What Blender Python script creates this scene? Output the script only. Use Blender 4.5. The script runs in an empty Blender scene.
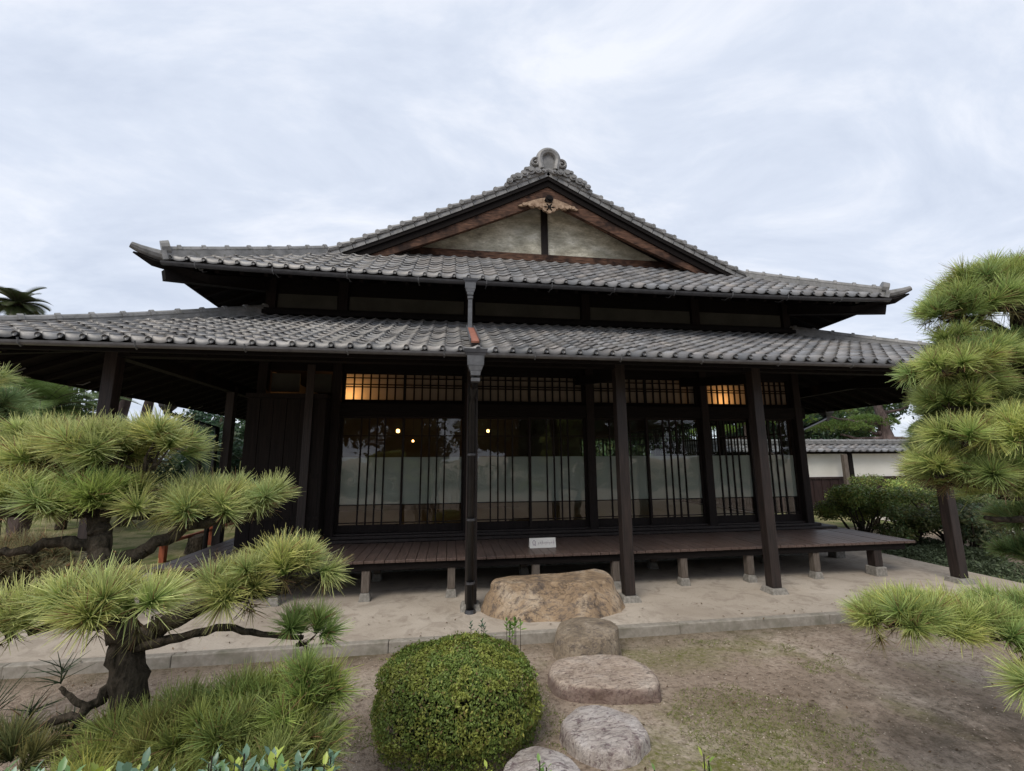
import bpy, math, random
import numpy as np
from mathutils import Vector, Matrix, noise
random.seed(7); rng = np.random.default_rng(7)
R = math.radians
sc = bpy.context.scene
C = sc.collection

# ------------------------------------------------------------------ camera
yaw, pitch, roll = R(8.128), R(9.570), R(-0.350)
fw = Vector((math.sin(yaw)*math.cos(pitch), math.cos(yaw)*math.cos(pitch), math.sin(pitch)))
rt = Vector((math.cos(yaw), -math.sin(yaw), 0)); up = rt.cross(fw)
r2 = math.cos(roll)*rt + math.sin(roll)*up; u2 = -math.sin(roll)*rt + math.cos(roll)*up
cd = bpy.data.cameras.new('camera'); cam = bpy.data.objects.new('camera', cd); C.objects.link(cam)
m = Matrix((r2, u2, -fw)).transposed().to_4x4(); m.translation = Vector((0, 0, 1.6)); cam.matrix_world = m
cd.sensor_width = 36; cd.lens = 435.17/1024*36; cd.clip_start = .05; cd.clip_end = 3000
sc.camera = cam
sc.render.resolution_x = 1024; sc.render.resolution_y = 771

# ------------------------------------------------------------------ sky and light
SUN_EL, SUN_AZ = R(52), R(215)          # soft light from behind the camera, a little to the left
w = bpy.data.worlds.new('World'); sc.world = w; w.use_nodes = True
nt = w.node_tree; N = nt.nodes; L = nt.links; N.clear()
out = N.new('ShaderNodeOutputWorld'); bg = N.new('ShaderNodeBackground'); bg.inputs[1].default_value = .090
sky = N.new('ShaderNodeTexSky'); sky.sky_type = 'NISHITA'; sky.sun_disc = False
sky.sun_elevation = SUN_EL; sky.sun_rotation = SUN_AZ
tc = N.new('ShaderNodeTexCoord')
sep = N.new('ShaderNodeSeparateXYZ'); L.new(tc.outputs['Generated'], sep.inputs[0])
# project the view direction on a high flat cloud layer
mz = N.new('ShaderNodeMath'); mz.operation = 'MAXIMUM'; mz.inputs[1].default_value = 0.0; L.new(sep.outputs[2], mz.inputs[0])
ma = N.new('ShaderNodeMath'); ma.operation = 'ADD'; ma.inputs[1].default_value = .22; L.new(mz.outputs[0], ma.inputs[0])
dv = N.new('ShaderNodeVectorMath'); dv.operation = 'DIVIDE'; L.new(tc.outputs['Generated'], dv.inputs[0]); L.new(ma.outputs[0], dv.inputs[1])
mp = N.new('ShaderNodeMapping'); mp.inputs['Rotation'].default_value = (0, 0, R(28)); mp.inputs['Scale'].default_value = (1.0, 1.7, 1); L.new(dv.outputs[0], mp.inputs[0])
n1 = N.new('ShaderNodeTexNoise'); n1.inputs['Scale'].default_value = 1.5; n1.inputs['Detail'].default_value = 12; n1.inputs['Roughness'].default_value = .62; n1.inputs['Distortion'].default_value = .5
L.new(mp.outputs[0], n1.inputs[0])
cr = N.new('ShaderNodeValToRGB'); e = cr.color_ramp.elements
e[0].position = .34; e[0].color = (4.65, 5.15, 6.15, 1); e[1].position = .66; e[1].color = (6.8, 7.05, 7.65, 1)
el = cr.color_ramp.elements.new(.5); el.color = (5.45, 5.92, 6.85, 1)
L.new(n1.outputs[0], cr.inputs[0])
mx = N.new('ShaderNodeMix'); mx.data_type = 'RGBA'; mx.inputs[0].default_value = .93
L.new(sky.outputs[0], mx.inputs[6]); L.new(cr.outputs[0], mx.inputs[7]); L.new(mx.outputs[2], bg.inputs[0]); L.new(bg.outputs[0], out.inputs[0])
sd = bpy.data.lights.new('sun', 'SUN'); sd.energy = 1.5; sd.angle = R(30); sd.color = (1, .93, .83)
so = bpy.data.objects.new('sun', sd); C.objects.link(so)
sdir = Vector((math.sin(SUN_AZ)*math.cos(SUN_EL), math.cos(SUN_AZ)*math.cos(SUN_EL), math.sin(SUN_EL)))
so.rotation_euler = sdir.to_track_quat('Z', 'Y').to_euler(); so.location = (0, -5, 30)
sc.view_settings.view_transform = 'Standard'; sc.view_settings.look = 'None'; sc.view_settings.gamma = 1
sc.view_settings.exposure = 0.66
sc.render.engine = 'CYCLES'; sc.cycles.max_bounces = 8; sc.cycles.transparent_max_bounces = 12

# ------------------------------------------------------------------ helpers
class MB:
    """collects polygons and links them as one mesh object"""
    def __init__(s): s.v = []; s.f = []; s.c = None; s.arr = []
    def add(s, v, f):
        o = len(s.v); s.v += [tuple(p) for p in v]; s.f += [tuple(i+o for i in q) for q in f]
    def box(s, x0, x1, y0, y1, z0, z1):
        s.add([(x0,y0,z0),(x1,y0,z0),(x1,y1,z0),(x0,y1,z0),(x0,y0,z1),(x1,y0,z1),(x1,y1,z1),(x0,y1,z1)],
              [(0,3,2,1),(4,5,6,7),(0,1,5,4),(1,2,6,5),(2,3,7,6),(3,0,4,7)])
    def beam(s, a, b, wd, ht, upv=(0,0,1)):
        a = Vector(a); b = Vector(b); d = (b-a).normalized(); sd = d.cross(Vector(upv)).normalized(); u = sd.cross(d)
        v = []
        for p in (a, b):
            for i, j in ((-1,-1),(1,-1),(1,1),(-1,1)): v.append(p + sd*i*wd/2 + u*j*ht/2)
        s.add(v, [(3,2,1,0),(4,5,6,7),(0,1,5,4),(1,2,6,5),(2,3,7,6),(3,0,4,7)])
    def tube(s, pts, rad, seg=8, caps=True):
        pts = [Vector(p) for p in pts]; n = len(pts)
        if not hasattr(rad, '__len__'): rad = [rad]*n
        v = []; prev = None
        for i, p in enumerate(pts):
            d = (pts[min(i+1,n-1)] - pts[max(i-1,0)]).normalized()
            if prev is None:
                a = Vector((0,0,1)) if abs(d.z) < .9 else Vector((1,0,0)); x = d.cross(a).normalized()
            else: x = (prev - d*prev.dot(d)).normalized()
            prev = x; y = d.cross(x)
            for k in range(seg):
                t = 2*math.pi*k/seg; v.append(p + (x*math.cos(t) + y*math.sin(t))*rad[i])
        f = []
        for i in range(n-1):
            for k in range(seg):
                k2 = (k+1) % seg; f.append((i*seg+k, i*seg+k2, (i+1)*seg+k2, (i+1)*seg+k))
        if caps: f.append(tuple(range(seg))[::-1]); f.append(tuple((n-1)*seg+k for k in range(seg)))
        s.add(v, f)
    def prism(s, poly, y0, y1):
        """polygon in x,z, thickness along y"""
        n = len(poly); v = [(x,y0,z) for x,z in poly] + [(x,y1,z) for x,z in poly]
        s.add(v, [tuple(range(n)), tuple(range(2*n-1,n-1,-1))] + [(i, i+n, (i+1)%n+n, (i+1)%n) for i in range(n)])
    def build(s, name, mat, parent=None, smooth=False, bevel=0):
        me = bpy.data.meshes.new(name); me.from_pydata(s.v, [], s.f); me.update()
        return link(name, me, mat, parent, smooth, bevel)
def link(name, me, mat, parent=None, smooth=False, bevel=0):
    o = bpy.data.objects.new(name, me); C.objects.link(o)
    if mat: me.materials.append(mat)
    if smooth: me.shade_smooth()
    if parent:
        o.parent = parent; o.matrix_parent_inverse = parent.matrix_world.inverted() if False else Matrix.Translation(-parent.location)
    if bevel:
        b = o.modifiers.new('bevel', 'BEVEL'); b.width = bevel; b.segments = 2; b.limit_method = 'ANGLE'
    return o
def tag(o, label=None, cat=None, group=None, kind=None):
    if label: o['label'] = label
    if cat: o['category'] = cat
    if group: o['group'] = group
    if kind: o['kind'] = kind
    return o
def empty(name, loc, label=None, cat=None, group=None):
    o = bpy.data.objects.new(name, None); C.objects.link(o); o.location = loc; o.empty_display_size = .2
    return tag(o, label, cat, group)
def npmesh(name, V, F, mat, parent=None, col=None, smooth=False):
    """V (n,3), F (m,k) arrays; col (n,3) optional colour attribute 'tint'"""
    me = bpy.data.meshes.new(name); V = np.asarray(V, np.float32); F = np.asarray(F, np.int32)
    me.vertices.add(len(V)); me.vertices.foreach_set('co', V.ravel())
    k = F.shape[1]; me.loops.add(F.size); me.loops.foreach_set('vertex_index', F.ravel())
    me.polygons.add(len(F)); me.polygons.foreach_set('loop_start', np.arange(0, F.size, k, dtype=np.int32))
    me.update(calc_edges=True)
    if col is not None:
        a = me.color_attributes.new('tint', 'FLOAT_COLOR', 'POINT')
        a.data.foreach_set('color', np.c_[col, np.ones(len(V))].astype(np.float32).ravel())
    return link(name, me, mat, parent, smooth)

# ------------------------------------------------------------------ materials
def base_mat(name, rough=.7, spec=.5):
    m = bpy.data.materials.new(name); m.use_nodes = True; t = m.node_tree; b = t.nodes['Principled BSDF']
    b.inputs['Roughness'].default_value = rough; b.inputs['Specular IOR Level'].default_value = spec
    return m, t, b
def ramp(t, fac, stops):
    r = t.nodes.new('ShaderNodeValToRGB'); e = r.color_ramp.elements
    e[0].position = stops[0][0]; e[0].color = (*stops[0][1], 1); e[1].position = stops[-1][0]; e[1].color = (*stops[-1][1], 1)
    for p, c in stops[1:-1]: x = e.new(p); x.color = (*c, 1)
    t.links.new(fac, r.inputs[0]); return r.outputs[0]
def nz(t, scale, detail=5, rough=.6, vec=None, sc3=None, dist=0):
    n = t.nodes.new('ShaderNodeTexNoise'); n.inputs['Scale'].default_value = scale; n.inputs['Detail'].default_value = detail
    n.inputs['Roughness'].default_value = rough; n.inputs['Distortion'].default_value = dist
    c = t.nodes.new('ShaderNodeNewGeometry').outputs['Position'] if vec is None else vec
    if sc3:
        mp = t.nodes.new('ShaderNodeMapping'); mp.inputs['Scale'].default_value = sc3; t.links.new(c, mp.inputs[0]); c = mp.outputs[0]
    t.links.new(c, n.inputs[0]); return n.outputs[0]
def mixc(t, fac, a, b, mode='MIX'):
    x = t.nodes.new('ShaderNodeMix'); x.data_type = 'RGBA'; x.blend_type = mode
    for sock, val in ((0, fac), (6, a), (7, b)):
        if isinstance(val, (int, float)): x.inputs[sock].default_value = val
        elif isinstance(val, tuple): x.inputs[sock].default_value = (*val, 1)
        else: t.links.new(val, x.inputs[sock])
    return x.outputs[2]
def bump(t, b, h, strength=.4, dist=.02):
    x = t.nodes.new('ShaderNodeBump'); x.inputs['Strength'].default_value = strength; x.inputs['Distance'].default_value = dist
    t.links.new(h, x.inputs['Height']); t.links.new(x.outputs[0], b.inputs['Normal'])
def noise_mat(name, c0, c1, scale=8, rough=.7, spec=.4, sc3=None, bstr=.3, bd=.01, detail=6, lo=.3, hi=.7, extra=None):
    m, t, b = base_mat(name, rough, spec); f = nz(t, scale, detail, .6, sc3=sc3)
    c = ramp(t, f, [(lo, c0), (hi, c1)])
    if extra:
        f2 = nz(t, extra[0], 4, .6); k = ramp(t, f2, [(extra[2], (0,0,0)), (extra[3], (1,1,1))]); c = mixc(t, k, c, extra[1])
    t.links.new(c, b.inputs['Base Color'])
    if bstr: bump(t, b, f, bstr, bd)
    return m
M = {}
M['wood_x'] = noise_mat('dark wood along x', (.004,.003,.003), (.013,.010,.009), 6, .8, .15, (.6,9,9))
M['wood_y'] = noise_mat('dark wood along y', (.004,.003,.003), (.012,.009,.008), 6, .85, .12, (9,.6,9))
M['wood_z'] = noise_mat('dark wood upright', (.006,.004,.0035), (.020,.013,.011), 6, .7, .25, (10,10,.6))
M['post_wood'] = noise_mat('post wood', (.007,.0055,.005), (.042,.028,.024), 7, .55, .45, (9,9,.5))
M['board'] = noise_mat('wall boards', (.006,.005,.0045), (.020,.014,.012), 5, .75, .2, (8,8,.4))
M['barge'] = noise_mat('weathered bargeboard', (.020,.011,.008), (.155,.082,.053), 5, .8, .2, (1.2,6,7), extra=(3,(.022,.012,.009),.45,.62))
M['grey_wood'] = noise_mat('weathered grey wood', (.07,.055,.045), (.19,.16,.135), 9, .8, .2, (9,9,.8))
M['deck'] = noise_mat('deck planks', (.05,.034,.029), (.18,.122,.102), 6, .42, .5, (11,.8,6), extra=(1.6,(.10,.066,.053),.4,.7))
M['stone'] = noise_mat('grey foundation stone', (.16,.15,.13), (.34,.32,.29), 30, .85, .2)
M['plaster'] = noise_mat('pale plaster', (.055,.054,.045), (.085,.083,.07), 3, .9, .1, bstr=.1)
M['wall_white'] = noise_mat('white wall plaster', (.66,.64,.58), (.76,.74,.68), 1.2, .9, .1, bstr=.1)
M['metal'] = noise_mat('dark gutter copper', (.022,.023,.026), (.06,.06,.066), 10, .38, .6, bstr=.1)
M['gutter_grey'] = noise_mat('grey gutter', (.07,.07,.075), (.13,.13,.135), 10, .45, .5, bstr=.05)
M['metal_light'] = noise_mat('grey sheet metal', (.06,.062,.066), (.13,.133,.14), 14, .4, .6, bstr=.1)
M['copper'] = noise_mat('bare copper tray', (.24,.08,.05), (.42,.18,.12), 18, .45, .5)
M['pipe'] = noise_mat('black pipe', (.004,.004,.005), (.012,.012,.014), 12, .35, .4, bstr=.05)
M['red_wood'] = noise_mat('vermilion timber', (.20,.05,.025), (.40,.12,.055), 8, .6, .3, (6,6,1))
M['bark'] = noise_mat('pine bark', (.014,.013,.009), (.11,.09,.068), 38, .95, .1, (1,1,.45), bstr=1, bd=.03)
M['bark2'] = noise_mat('reddish pine bark', (.06,.045,.04), (.20,.15,.14), 8, .95, .1, (1,1,.35), bstr=1, bd=.05)
M['tatami'] = noise_mat('straw mats', (.30,.29,.20), (.42,.40,.28), 30, .8, .2, (1,12,1))
M['room'] = noise_mat('room wall', (.12,.10,.075), (.18,.15,.11), 2, .9, .1, bstr=0)
M['ceiling'] = noise_mat('ceiling boards', (.03,.02,.014), (.07,.048,.034), 4, .6, .3, (8,.5,1))

def tile_mat():
    m, t, b = base_mat('smoked roof tile', .42, .7)
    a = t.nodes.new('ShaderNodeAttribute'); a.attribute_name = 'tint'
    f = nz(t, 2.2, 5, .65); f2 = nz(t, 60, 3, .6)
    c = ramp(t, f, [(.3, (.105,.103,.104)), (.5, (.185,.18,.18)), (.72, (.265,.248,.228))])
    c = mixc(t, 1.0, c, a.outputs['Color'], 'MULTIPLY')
    c = mixc(t, ramp(t, f2, [(.52, (0,0,0)), (.75, (.45,.45,.45))]), c, (.10,.105,.075))
    t.links.new(c, b.inputs['Base Color']); bump(t, b, f2, .2, .004); return m
M['tile'] = tile_mat()
M['tile_cap'] = noise_mat('ridge tile', (.11,.11,.108), (.27,.265,.26), 7, .5, .5, extra=(26,(.10,.10,.07),.55,.75))
M['tile_edge'] = noise_mat('eave tile face', (.09,.095,.08), (.20,.205,.18), 14, .6, .4, extra=(9,(.13,.14,.08),.45,.7))

def gable_mat():
    m, t, b = base_mat('stained gable plaster', .92, .1)
    p = t.nodes.new('ShaderNodeNewGeometry').outputs['Position']
    f = nz(t, 3, 8, .72, p, (1,1,2.6)); g = nz(t, 14, 6, .7, p, (1.2,1,3)); h = nz(t, .9, 3, .5, p)
    c = ramp(t, f, [(.30, (.22,.20,.16)), (.50, (.56,.53,.42)), (.64, (.82,.79,.68))])
    c = mixc(t, ramp(t, g, [(.5, (0,0,0)), (.72, (.6,.6,.6))]), c, (.22,.20,.16))
    c = mixc(t, ramp(t, h, [(.5, (0,0,0)), (.68, (.5,.5,.5))]), c, (.22,.22,.18))
    t.links.new(c, b.inputs['Base Color']); bump(t, b, g, .3, .01); return m
M['gable'] = gable_mat()

def leaf_mat(name, trans=.35, rough=.5, spec=.35):
    m, t, b = base_mat(name, rough, spec)
    a = t.nodes.new('ShaderNodeAttribute'); a.attribute_name = 'tint'; t.links.new(a.outputs['Color'], b.inputs['Base Color'])
    tr = t.nodes.new('ShaderNodeBsdfTranslucent'); t.links.new(a.outputs['Color'], tr.inputs[0])
    mx = t.nodes.new('ShaderNodeMixShader'); mx.inputs[0].default_value = trans
    t.links.new(b.outputs[0], mx.inputs[1]); t.links.new(tr.outputs[0], mx.inputs[2])
    t.links.new(mx.outputs[0], t.nodes['Material Output'].inputs[0]); return m
M['needle'] = leaf_mat('pine needles', .3, .45, .4)
M['leaf'] = leaf_mat('green leaves', .3, .5, .3)
M['gloss_leaf'] = leaf_mat('glossy leaves', .25, .3, .5)

def glass_mat():
    m = bpy.data.materials.new('window glass'); m.use_nodes = True; t = m.node_tree; t.nodes.clear()
    o = t.nodes.new('ShaderNodeOutputMaterial'); mx = t.nodes.new('ShaderNodeMixShader'); fr = t.nodes.new('ShaderNodeFresnel'); fr.inputs[0].default_value = 1.5
    k = t.nodes.new('ShaderNodeMath'); k.operation = 'MULTIPLY_ADD'; k.inputs[1].default_value = 1.5; k.inputs[2].default_value = .03; t.links.new(fr.outputs[0], k.inputs[0])
    tr = t.nodes.new('ShaderNodeBsdfTransparent'); tr.inputs[0].default_value = (.86,.90,.87,1)
    gl = t.nodes.new('ShaderNodeBsdfGlossy'); gl.inputs['Roughness'].default_value = .015
    f = nz(t, 1.6, 2, .5); bp = t.nodes.new('ShaderNodeBump'); bp.inputs['Strength'].default_value = .12; bp.inputs['Distance'].default_value = .05
    t.links.new(f, bp.inputs['Height']); t.links.new(bp.outputs[0], gl.inputs['Normal'])
    t.links.new(k.outputs[0], mx.inputs[0]); t.links.new(tr.outputs[0], mx.inputs[1]); t.links.new(gl.outputs[0], mx.inputs[2]); t.links.new(mx.outputs[0], o.inputs[0])
    return m
M['glass'] = glass_mat()
def paper_mat(name, col, tr):
    m, t, b = base_mat(name, .6, .3); b.inputs['Base Color'].default_value = (*col, 1)
    T = t.nodes.new('ShaderNodeBsdfTranslucent'); T.inputs[0].default_value = (*col, 1); mx = t.nodes.new('ShaderNodeMixShader'); mx.inputs[0].default_value = tr
    t.links.new(b.outputs[0], mx.inputs[1]); t.links.new(T.outputs[0], mx.inputs[2]); t.links.new(mx.outputs[0], t.nodes['Material Output'].inputs[0]); return m
M['paper'] = paper_mat('shoji paper', (.34,.30,.25), .5)
M['frost'] = paper_mat('frosted pane', (.80,.83,.80), .55)
def emis(name, col, s):
    m = bpy.data.materials.new(name); m.use_nodes = True; b = m.node_tree.nodes['Principled BSDF']
    b.inputs['Base Color'].default_value = (.8,.7,.5,1); b.inputs['Emission Color'].default_value = (*col, 1); b.inputs['Emission Strength'].default_value = s; return m
M['bulb'] = emis('lit lamp', (1,.50,.16), 5)

def ground_mat():
    m, t, b = base_mat('garden soil', .95, .12); p = t.nodes.new('ShaderNodeNewGeometry').outputs['Position']
    big = nz(t, 1.1, 10, .68, p, None, .5); fine = nz(t, 26, 8, .7, p); peb = nz(t, 90, 3, .6, p)
    c = ramp(t, big, [(.32, (.31,.235,.175)), (.5, (.48,.38,.295)), (.66, (.67,.56,.455))])
    c = mixc(t, ramp(t, fine, [(.35, (.75,.75,.75)), (.52, (0,0,0))]), c, (.15,.108,.078))
    c = mixc(t, ramp(t, peb, [(.60, (0,0,0)), (.72, (.8,.8,.8))]), c, (.40,.35,.29))
    moss = nz(t, 1.15, 7, .66, p, None, .8); mm = ramp(t, moss, [(.54, (0,0,0)), (.66, (.6,.6,.6))])
    def zone(cx, cy, r0, r1, amt, sx=1, sy=1):
        d_ = t.nodes.new('ShaderNodeVectorMath'); d_.operation = 'DISTANCE'; mq = t.nodes.new('ShaderNodeMapping'); mq.inputs['Scale'].default_value = (sx, sy, 0); t.links.new(p, mq.inputs[0]); t.links.new(mq.outputs[0], d_.inputs[0]); d_.inputs[1].default_value = (cx*sx, cy*sy, 0)
        q_ = t.nodes.new('ShaderNodeMath'); q_.operation = 'MULTIPLY_ADD'; q_.inputs[1].default_value = 1.5; t.links.new(nz(t, 2.6, 9, .7, p, None, .6), q_.inputs[0]); t.links.new(d_.outputs['Value'], q_.inputs[2])
        r_ = t.nodes.new('ShaderNodeMapRange'); r_.inputs[1].default_value = r0+.75; r_.inputs[2].default_value = r1+.75; r_.inputs[3].default_value = amt; r_.inputs[4].default_value = 0; t.links.new(q_.outputs[0], r_.inputs[0]); return r_.outputs[0]
    z1 = zone(1.75, 2.75, .25, .85, .9, .8, 1.3); z2 = zone(1.95, 3.9, .1, .5, .7, .45, 1.6); z1 = mixc(t, 1.0, z1, ramp(t, nz(t, 3.4, 10, .72, p, None, .8), [(.40, (.08,.08,.08)), (.60, (1,1,1))]), 'MULTIPLY'); mm = mixc(t, 1.0, mixc(t, 1.0, mm, z1, 'ADD'), z2, 'ADD')
    mfine = nz(t, 34, 4, .7, p); mm = mixc(t, 1.0, mm, ramp(t, mfine, [(.3, (.25,.25,.25)), (.6, (1,1,1))]), 'MULTIPLY')
    c = mixc(t, mm, c, (.19,.195,.055))
    # a dark, mottled patch of soil to the right
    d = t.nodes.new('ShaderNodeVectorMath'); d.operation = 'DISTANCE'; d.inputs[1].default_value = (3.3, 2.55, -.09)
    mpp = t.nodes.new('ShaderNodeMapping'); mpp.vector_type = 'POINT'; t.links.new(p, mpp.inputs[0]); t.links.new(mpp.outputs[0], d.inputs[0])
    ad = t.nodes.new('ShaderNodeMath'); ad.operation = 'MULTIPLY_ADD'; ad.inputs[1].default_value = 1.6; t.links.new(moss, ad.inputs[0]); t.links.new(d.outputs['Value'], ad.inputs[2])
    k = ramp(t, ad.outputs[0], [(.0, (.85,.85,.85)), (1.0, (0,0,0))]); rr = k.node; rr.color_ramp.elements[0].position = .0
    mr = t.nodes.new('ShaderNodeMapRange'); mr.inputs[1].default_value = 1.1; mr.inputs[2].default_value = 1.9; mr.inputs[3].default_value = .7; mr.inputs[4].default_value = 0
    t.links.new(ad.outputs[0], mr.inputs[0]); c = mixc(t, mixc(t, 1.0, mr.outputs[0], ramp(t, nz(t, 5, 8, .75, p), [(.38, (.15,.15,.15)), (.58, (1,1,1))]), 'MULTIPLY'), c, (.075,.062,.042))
    # lawn and moss beyond the left end of the paving and around the house
    s = t.nodes.new('ShaderNodeSeparateXYZ'); t.links.new(p, s.inputs[0])
    mr2 = t.nodes.new('ShaderNodeMapRange'); mr2.inputs[1].default_value = -5.4; mr2.inputs[2].default_value = -5.0; mr2.inputs[3].default_value = 1; mr2.inputs[4].default_value = 0; t.links.new(s.outputs[0], mr2.inputs[0])
    mr3 = t.nodes.new('ShaderNodeMapRange'); mr3.inputs[1].default_value = 4.6; mr3.inputs[2].default_value = 5.2; mr3.inputs[3].default_value = 0; mr3.inputs[4].default_value = 1; t.links.new(s.outputs[1], mr3.inputs[0])
    mu = t.nodes.new('ShaderNodeMath'); mu.operation = 'MULTIPLY'; t.links.new(mr2.outputs[0], mu.inputs[0]); t.links.new(mr3.outputs[0], mu.inputs[1])
    gcol = ramp(t, fine, [(.3, (.10,.095,.03)), (.7, (.25,.24,.09))]); c = mixc(t, mu.outputs[0], c, gcol)
    # soil gets darker in blotches towards the kerb
    mk = t.nodes.new('ShaderNodeMapRange'); mk.inputs[1].default_value = 4.02; mk.inputs[2].default_value = 4.28; mk.inputs[3].default_value = 0; mk.inputs[4].default_value = .85; t.links.new(s.outputs[1], mk.inputs[0])
    mk2 = t.nodes.new('ShaderNodeMath'); mk2.operation = 'LESS_THAN'; mk2.inputs[1].default_value = 4.6; t.links.new(s.outputs[1], mk2.inputs[0]); mk3 = t.nodes.new('ShaderNodeMath'); mk3.operation = 'MULTIPLY'; t.links.new(mk.outputs[0], mk3.inputs[0]); t.links.new(mk2.outputs[0], mk3.inputs[1])
    c = mixc(t, mixc(t, 1.0, mk3.outputs[0], ramp(t, moss, [(.35, (.3,.3,.3)), (.6, (1,1,1))]), 'MULTIPLY'), c, (.10,.085,.045))
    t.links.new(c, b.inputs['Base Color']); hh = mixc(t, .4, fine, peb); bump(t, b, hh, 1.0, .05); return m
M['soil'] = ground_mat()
def apron_mat():
    m, t, b = base_mat('pale pounded earth paving', .9, .15); p = t.nodes.new('ShaderNodeNewGeometry').outputs['Position']
    a = nz(t, .8, 6, .6, p, None, .6); f = nz(t, 60, 5, .6, p); g = nz(t, 4.5, 5, .6, p, None, 1)
    c = ramp(t, a, [(.3, (.37,.315,.255)), (.5, (.47,.41,.34)), (.7, (.55,.49,.415))])
    c = mixc(t, ramp(t, g, [(.52, (0,0,0)), (.66, (.65,.65,.65))]), c, (.30,.25,.205))
    st = nz(t, 1.7, 10, .7, p, None, 1.2); c = mixc(t, ramp(t, st, [(.54, (0,0,0)), (.60, (.35,.35,.35))]), c, (.24,.205,.165))
    c = mixc(t, ramp(t, f, [(.3, (.35,.35,.35)), (.5, (0,0,0))]), c, (.24,.20,.165))
    t.links.new(c, b.inputs['Base Color']); bump(t, b, f, .35, .006); return m
M['apron'] = apron_mat()
M['kerb'] = noise_mat('grey granite kerb', (.24,.215,.18), (.36,.33,.285), 22, .85, .2, extra=(3,(.17,.16,.12),.5,.68))
def rock_mat(name, cols, dark, scale=5, dk=(.52,.62)):
    m, t, b = base_mat(name, .85, .25); p = t.nodes.new('ShaderNodeNewGeometry').outputs['Position']
    a = nz(t, scale, 8, .65, p, None, .5); s = nz(t, scale*5, 8, .78, p, (.8,2.6,1), .6); v = nz(t, 1.9*scale, 7, .7, p)
    c = ramp(t, a, [(.3, cols[0]), (.5, cols[1]), (.68, cols[2])])
    c = mixc(t, ramp(t, v, [(dk[0], (0,0,0)), (dk[1], (.75,.75,.75))]), c, dark)
    c = mixc(t, ramp(t, s, [(.40, (.75,.75,.75)), (.50, (0,0,0))]), c, dark)
    vo = t.nodes.new('ShaderNodeTexVoronoi'); vo.feature = 'DISTANCE_TO_EDGE'; vo.inputs['Scale'].default_value = scale*.9
    wv = t.nodes.new('ShaderNodeVectorMath'); wv.operation = 'ADD'; nn = t.nodes.new('ShaderNodeTexNoise'); nn.inputs['Scale'].default_value = scale*1.5; nn.inputs['Detail'].default_value = 6; t.links.new(p, nn.inputs[0]); t.links.new(p, wv.inputs[0]); t.links.new(nn.outputs['Color'], wv.inputs[1]); t.links.new(wv.outputs[0], vo.inputs['Vector'])
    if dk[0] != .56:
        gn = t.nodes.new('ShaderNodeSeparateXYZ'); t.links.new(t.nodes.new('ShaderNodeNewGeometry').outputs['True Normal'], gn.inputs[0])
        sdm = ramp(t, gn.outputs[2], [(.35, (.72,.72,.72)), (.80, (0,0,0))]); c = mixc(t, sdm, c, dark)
    crk = ramp(t, vo.outputs['Distance'], [(.0, (.45,.45,.45)), (.014, (0,0,0))]); crk = mixc(t, 1.0, crk, ramp(t, v, [(.42, (0,0,0)), (.56, (1,1,1))]), 'MULTIPLY'); c = mixc(t, crk, c, tuple(x*.5 for x in dark))
    t.links.new(c, b.inputs['Base Color']); hgt = mixc(t, crk, mixc(t, .5, a, s), (0,0,0)); bump(t, b, hgt, 1.0, .05); return m
M['rock_gold'] = rock_mat('golden brown granite', [(.22,.155,.10), (.42,.30,.19), (.56,.46,.35)], (.12,.10,.09), 3, (.56,.64))
M['rock_grey'] = rock_mat('grey brown granite', [(.24,.19,.135), (.40,.32,.23), (.52,.43,.33)], (.17,.14,.12), 6, (.56,.64))
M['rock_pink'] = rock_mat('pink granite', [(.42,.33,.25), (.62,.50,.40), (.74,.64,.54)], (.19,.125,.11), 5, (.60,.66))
M['rock_pale'] = rock_mat('pale purple granite', [(.42,.35,.31), (.64,.57,.52), (.76,.70,.66)], (.18,.125,.13), 5, (.56,.62))

# ------------------------------------------------------------------ setting: ground, paving, paths
GZ = -.09
def sheet(name, pts, z, mat):
    b = MB(); b.add([(x, y, z) for x, y in pts], [tuple(range(len(pts)))]); return tag(b.build(name, mat), kind='structure')
def ground():
    n = 90; xs = np.linspace(-7, 7, n); xs = np.sign(xs)*(np.abs(xs)**1.0); 
    X = np.r_[-600, -60, -20, np.linspace(-7, 9, 130), 20, 60, 600]; Y = np.r_[-600, -60, -10, np.linspace(-1, 6, 70), 12, 25, 70, 600]
    gx, gy = np.meshgrid(X, Y); Z = np.full(gx.shape, GZ)
    for i in range(gx.shape[0]):
        for j in range(gx.shape[1]):
            if -7 < gx[i,j] < 9 and -1 < gy[i,j] < 4.2:
                Z[i,j] += .030*noise.noise(Vector((gx[i,j]*.9, gy[i,j]*.9, 0))) + .012*noise.noise(Vector((gx[i,j]*4, gy[i,j]*4, 3))) - .008
    V = np.c_[gx.ravel(), gy.ravel(), Z.ravel()]; w_ = len(X)
    F = [(i*w_+j, i*w_+j+1, (i+1)*w_+j+1, (i+1)*w_+j) for i in range(len(Y)-1) for j in range(w_-1)]
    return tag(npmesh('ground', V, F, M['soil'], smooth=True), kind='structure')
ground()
b = MB(); b.box(-4.3, 7.25, 4.378, 17.5, -.3, 0.0); b.box(-14, -4.302, 4.378, 5.2, -.3, -.002); tag(b.build('paving', M['apron']), kind='structure')
b = MB(); x = -14.0
while x < 7.2:                                   # kerb stones with thin joints
    l = random.uniform(1.1, 1.9); x2 = min(x+l, 7.25); b.box(x, x2-.004, 4.30+random.uniform(-.006,.006), 4.375, -.3, .004+random.uniform(-.004,.004)); x = x2
tag(b.build('kerb', M['kerb'], bevel=.008), kind='structure')
M['sand'] = noise_mat('pale gravel path', (.38,.34,.28), (.54,.50,.43), 40, .95, .1)
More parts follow.
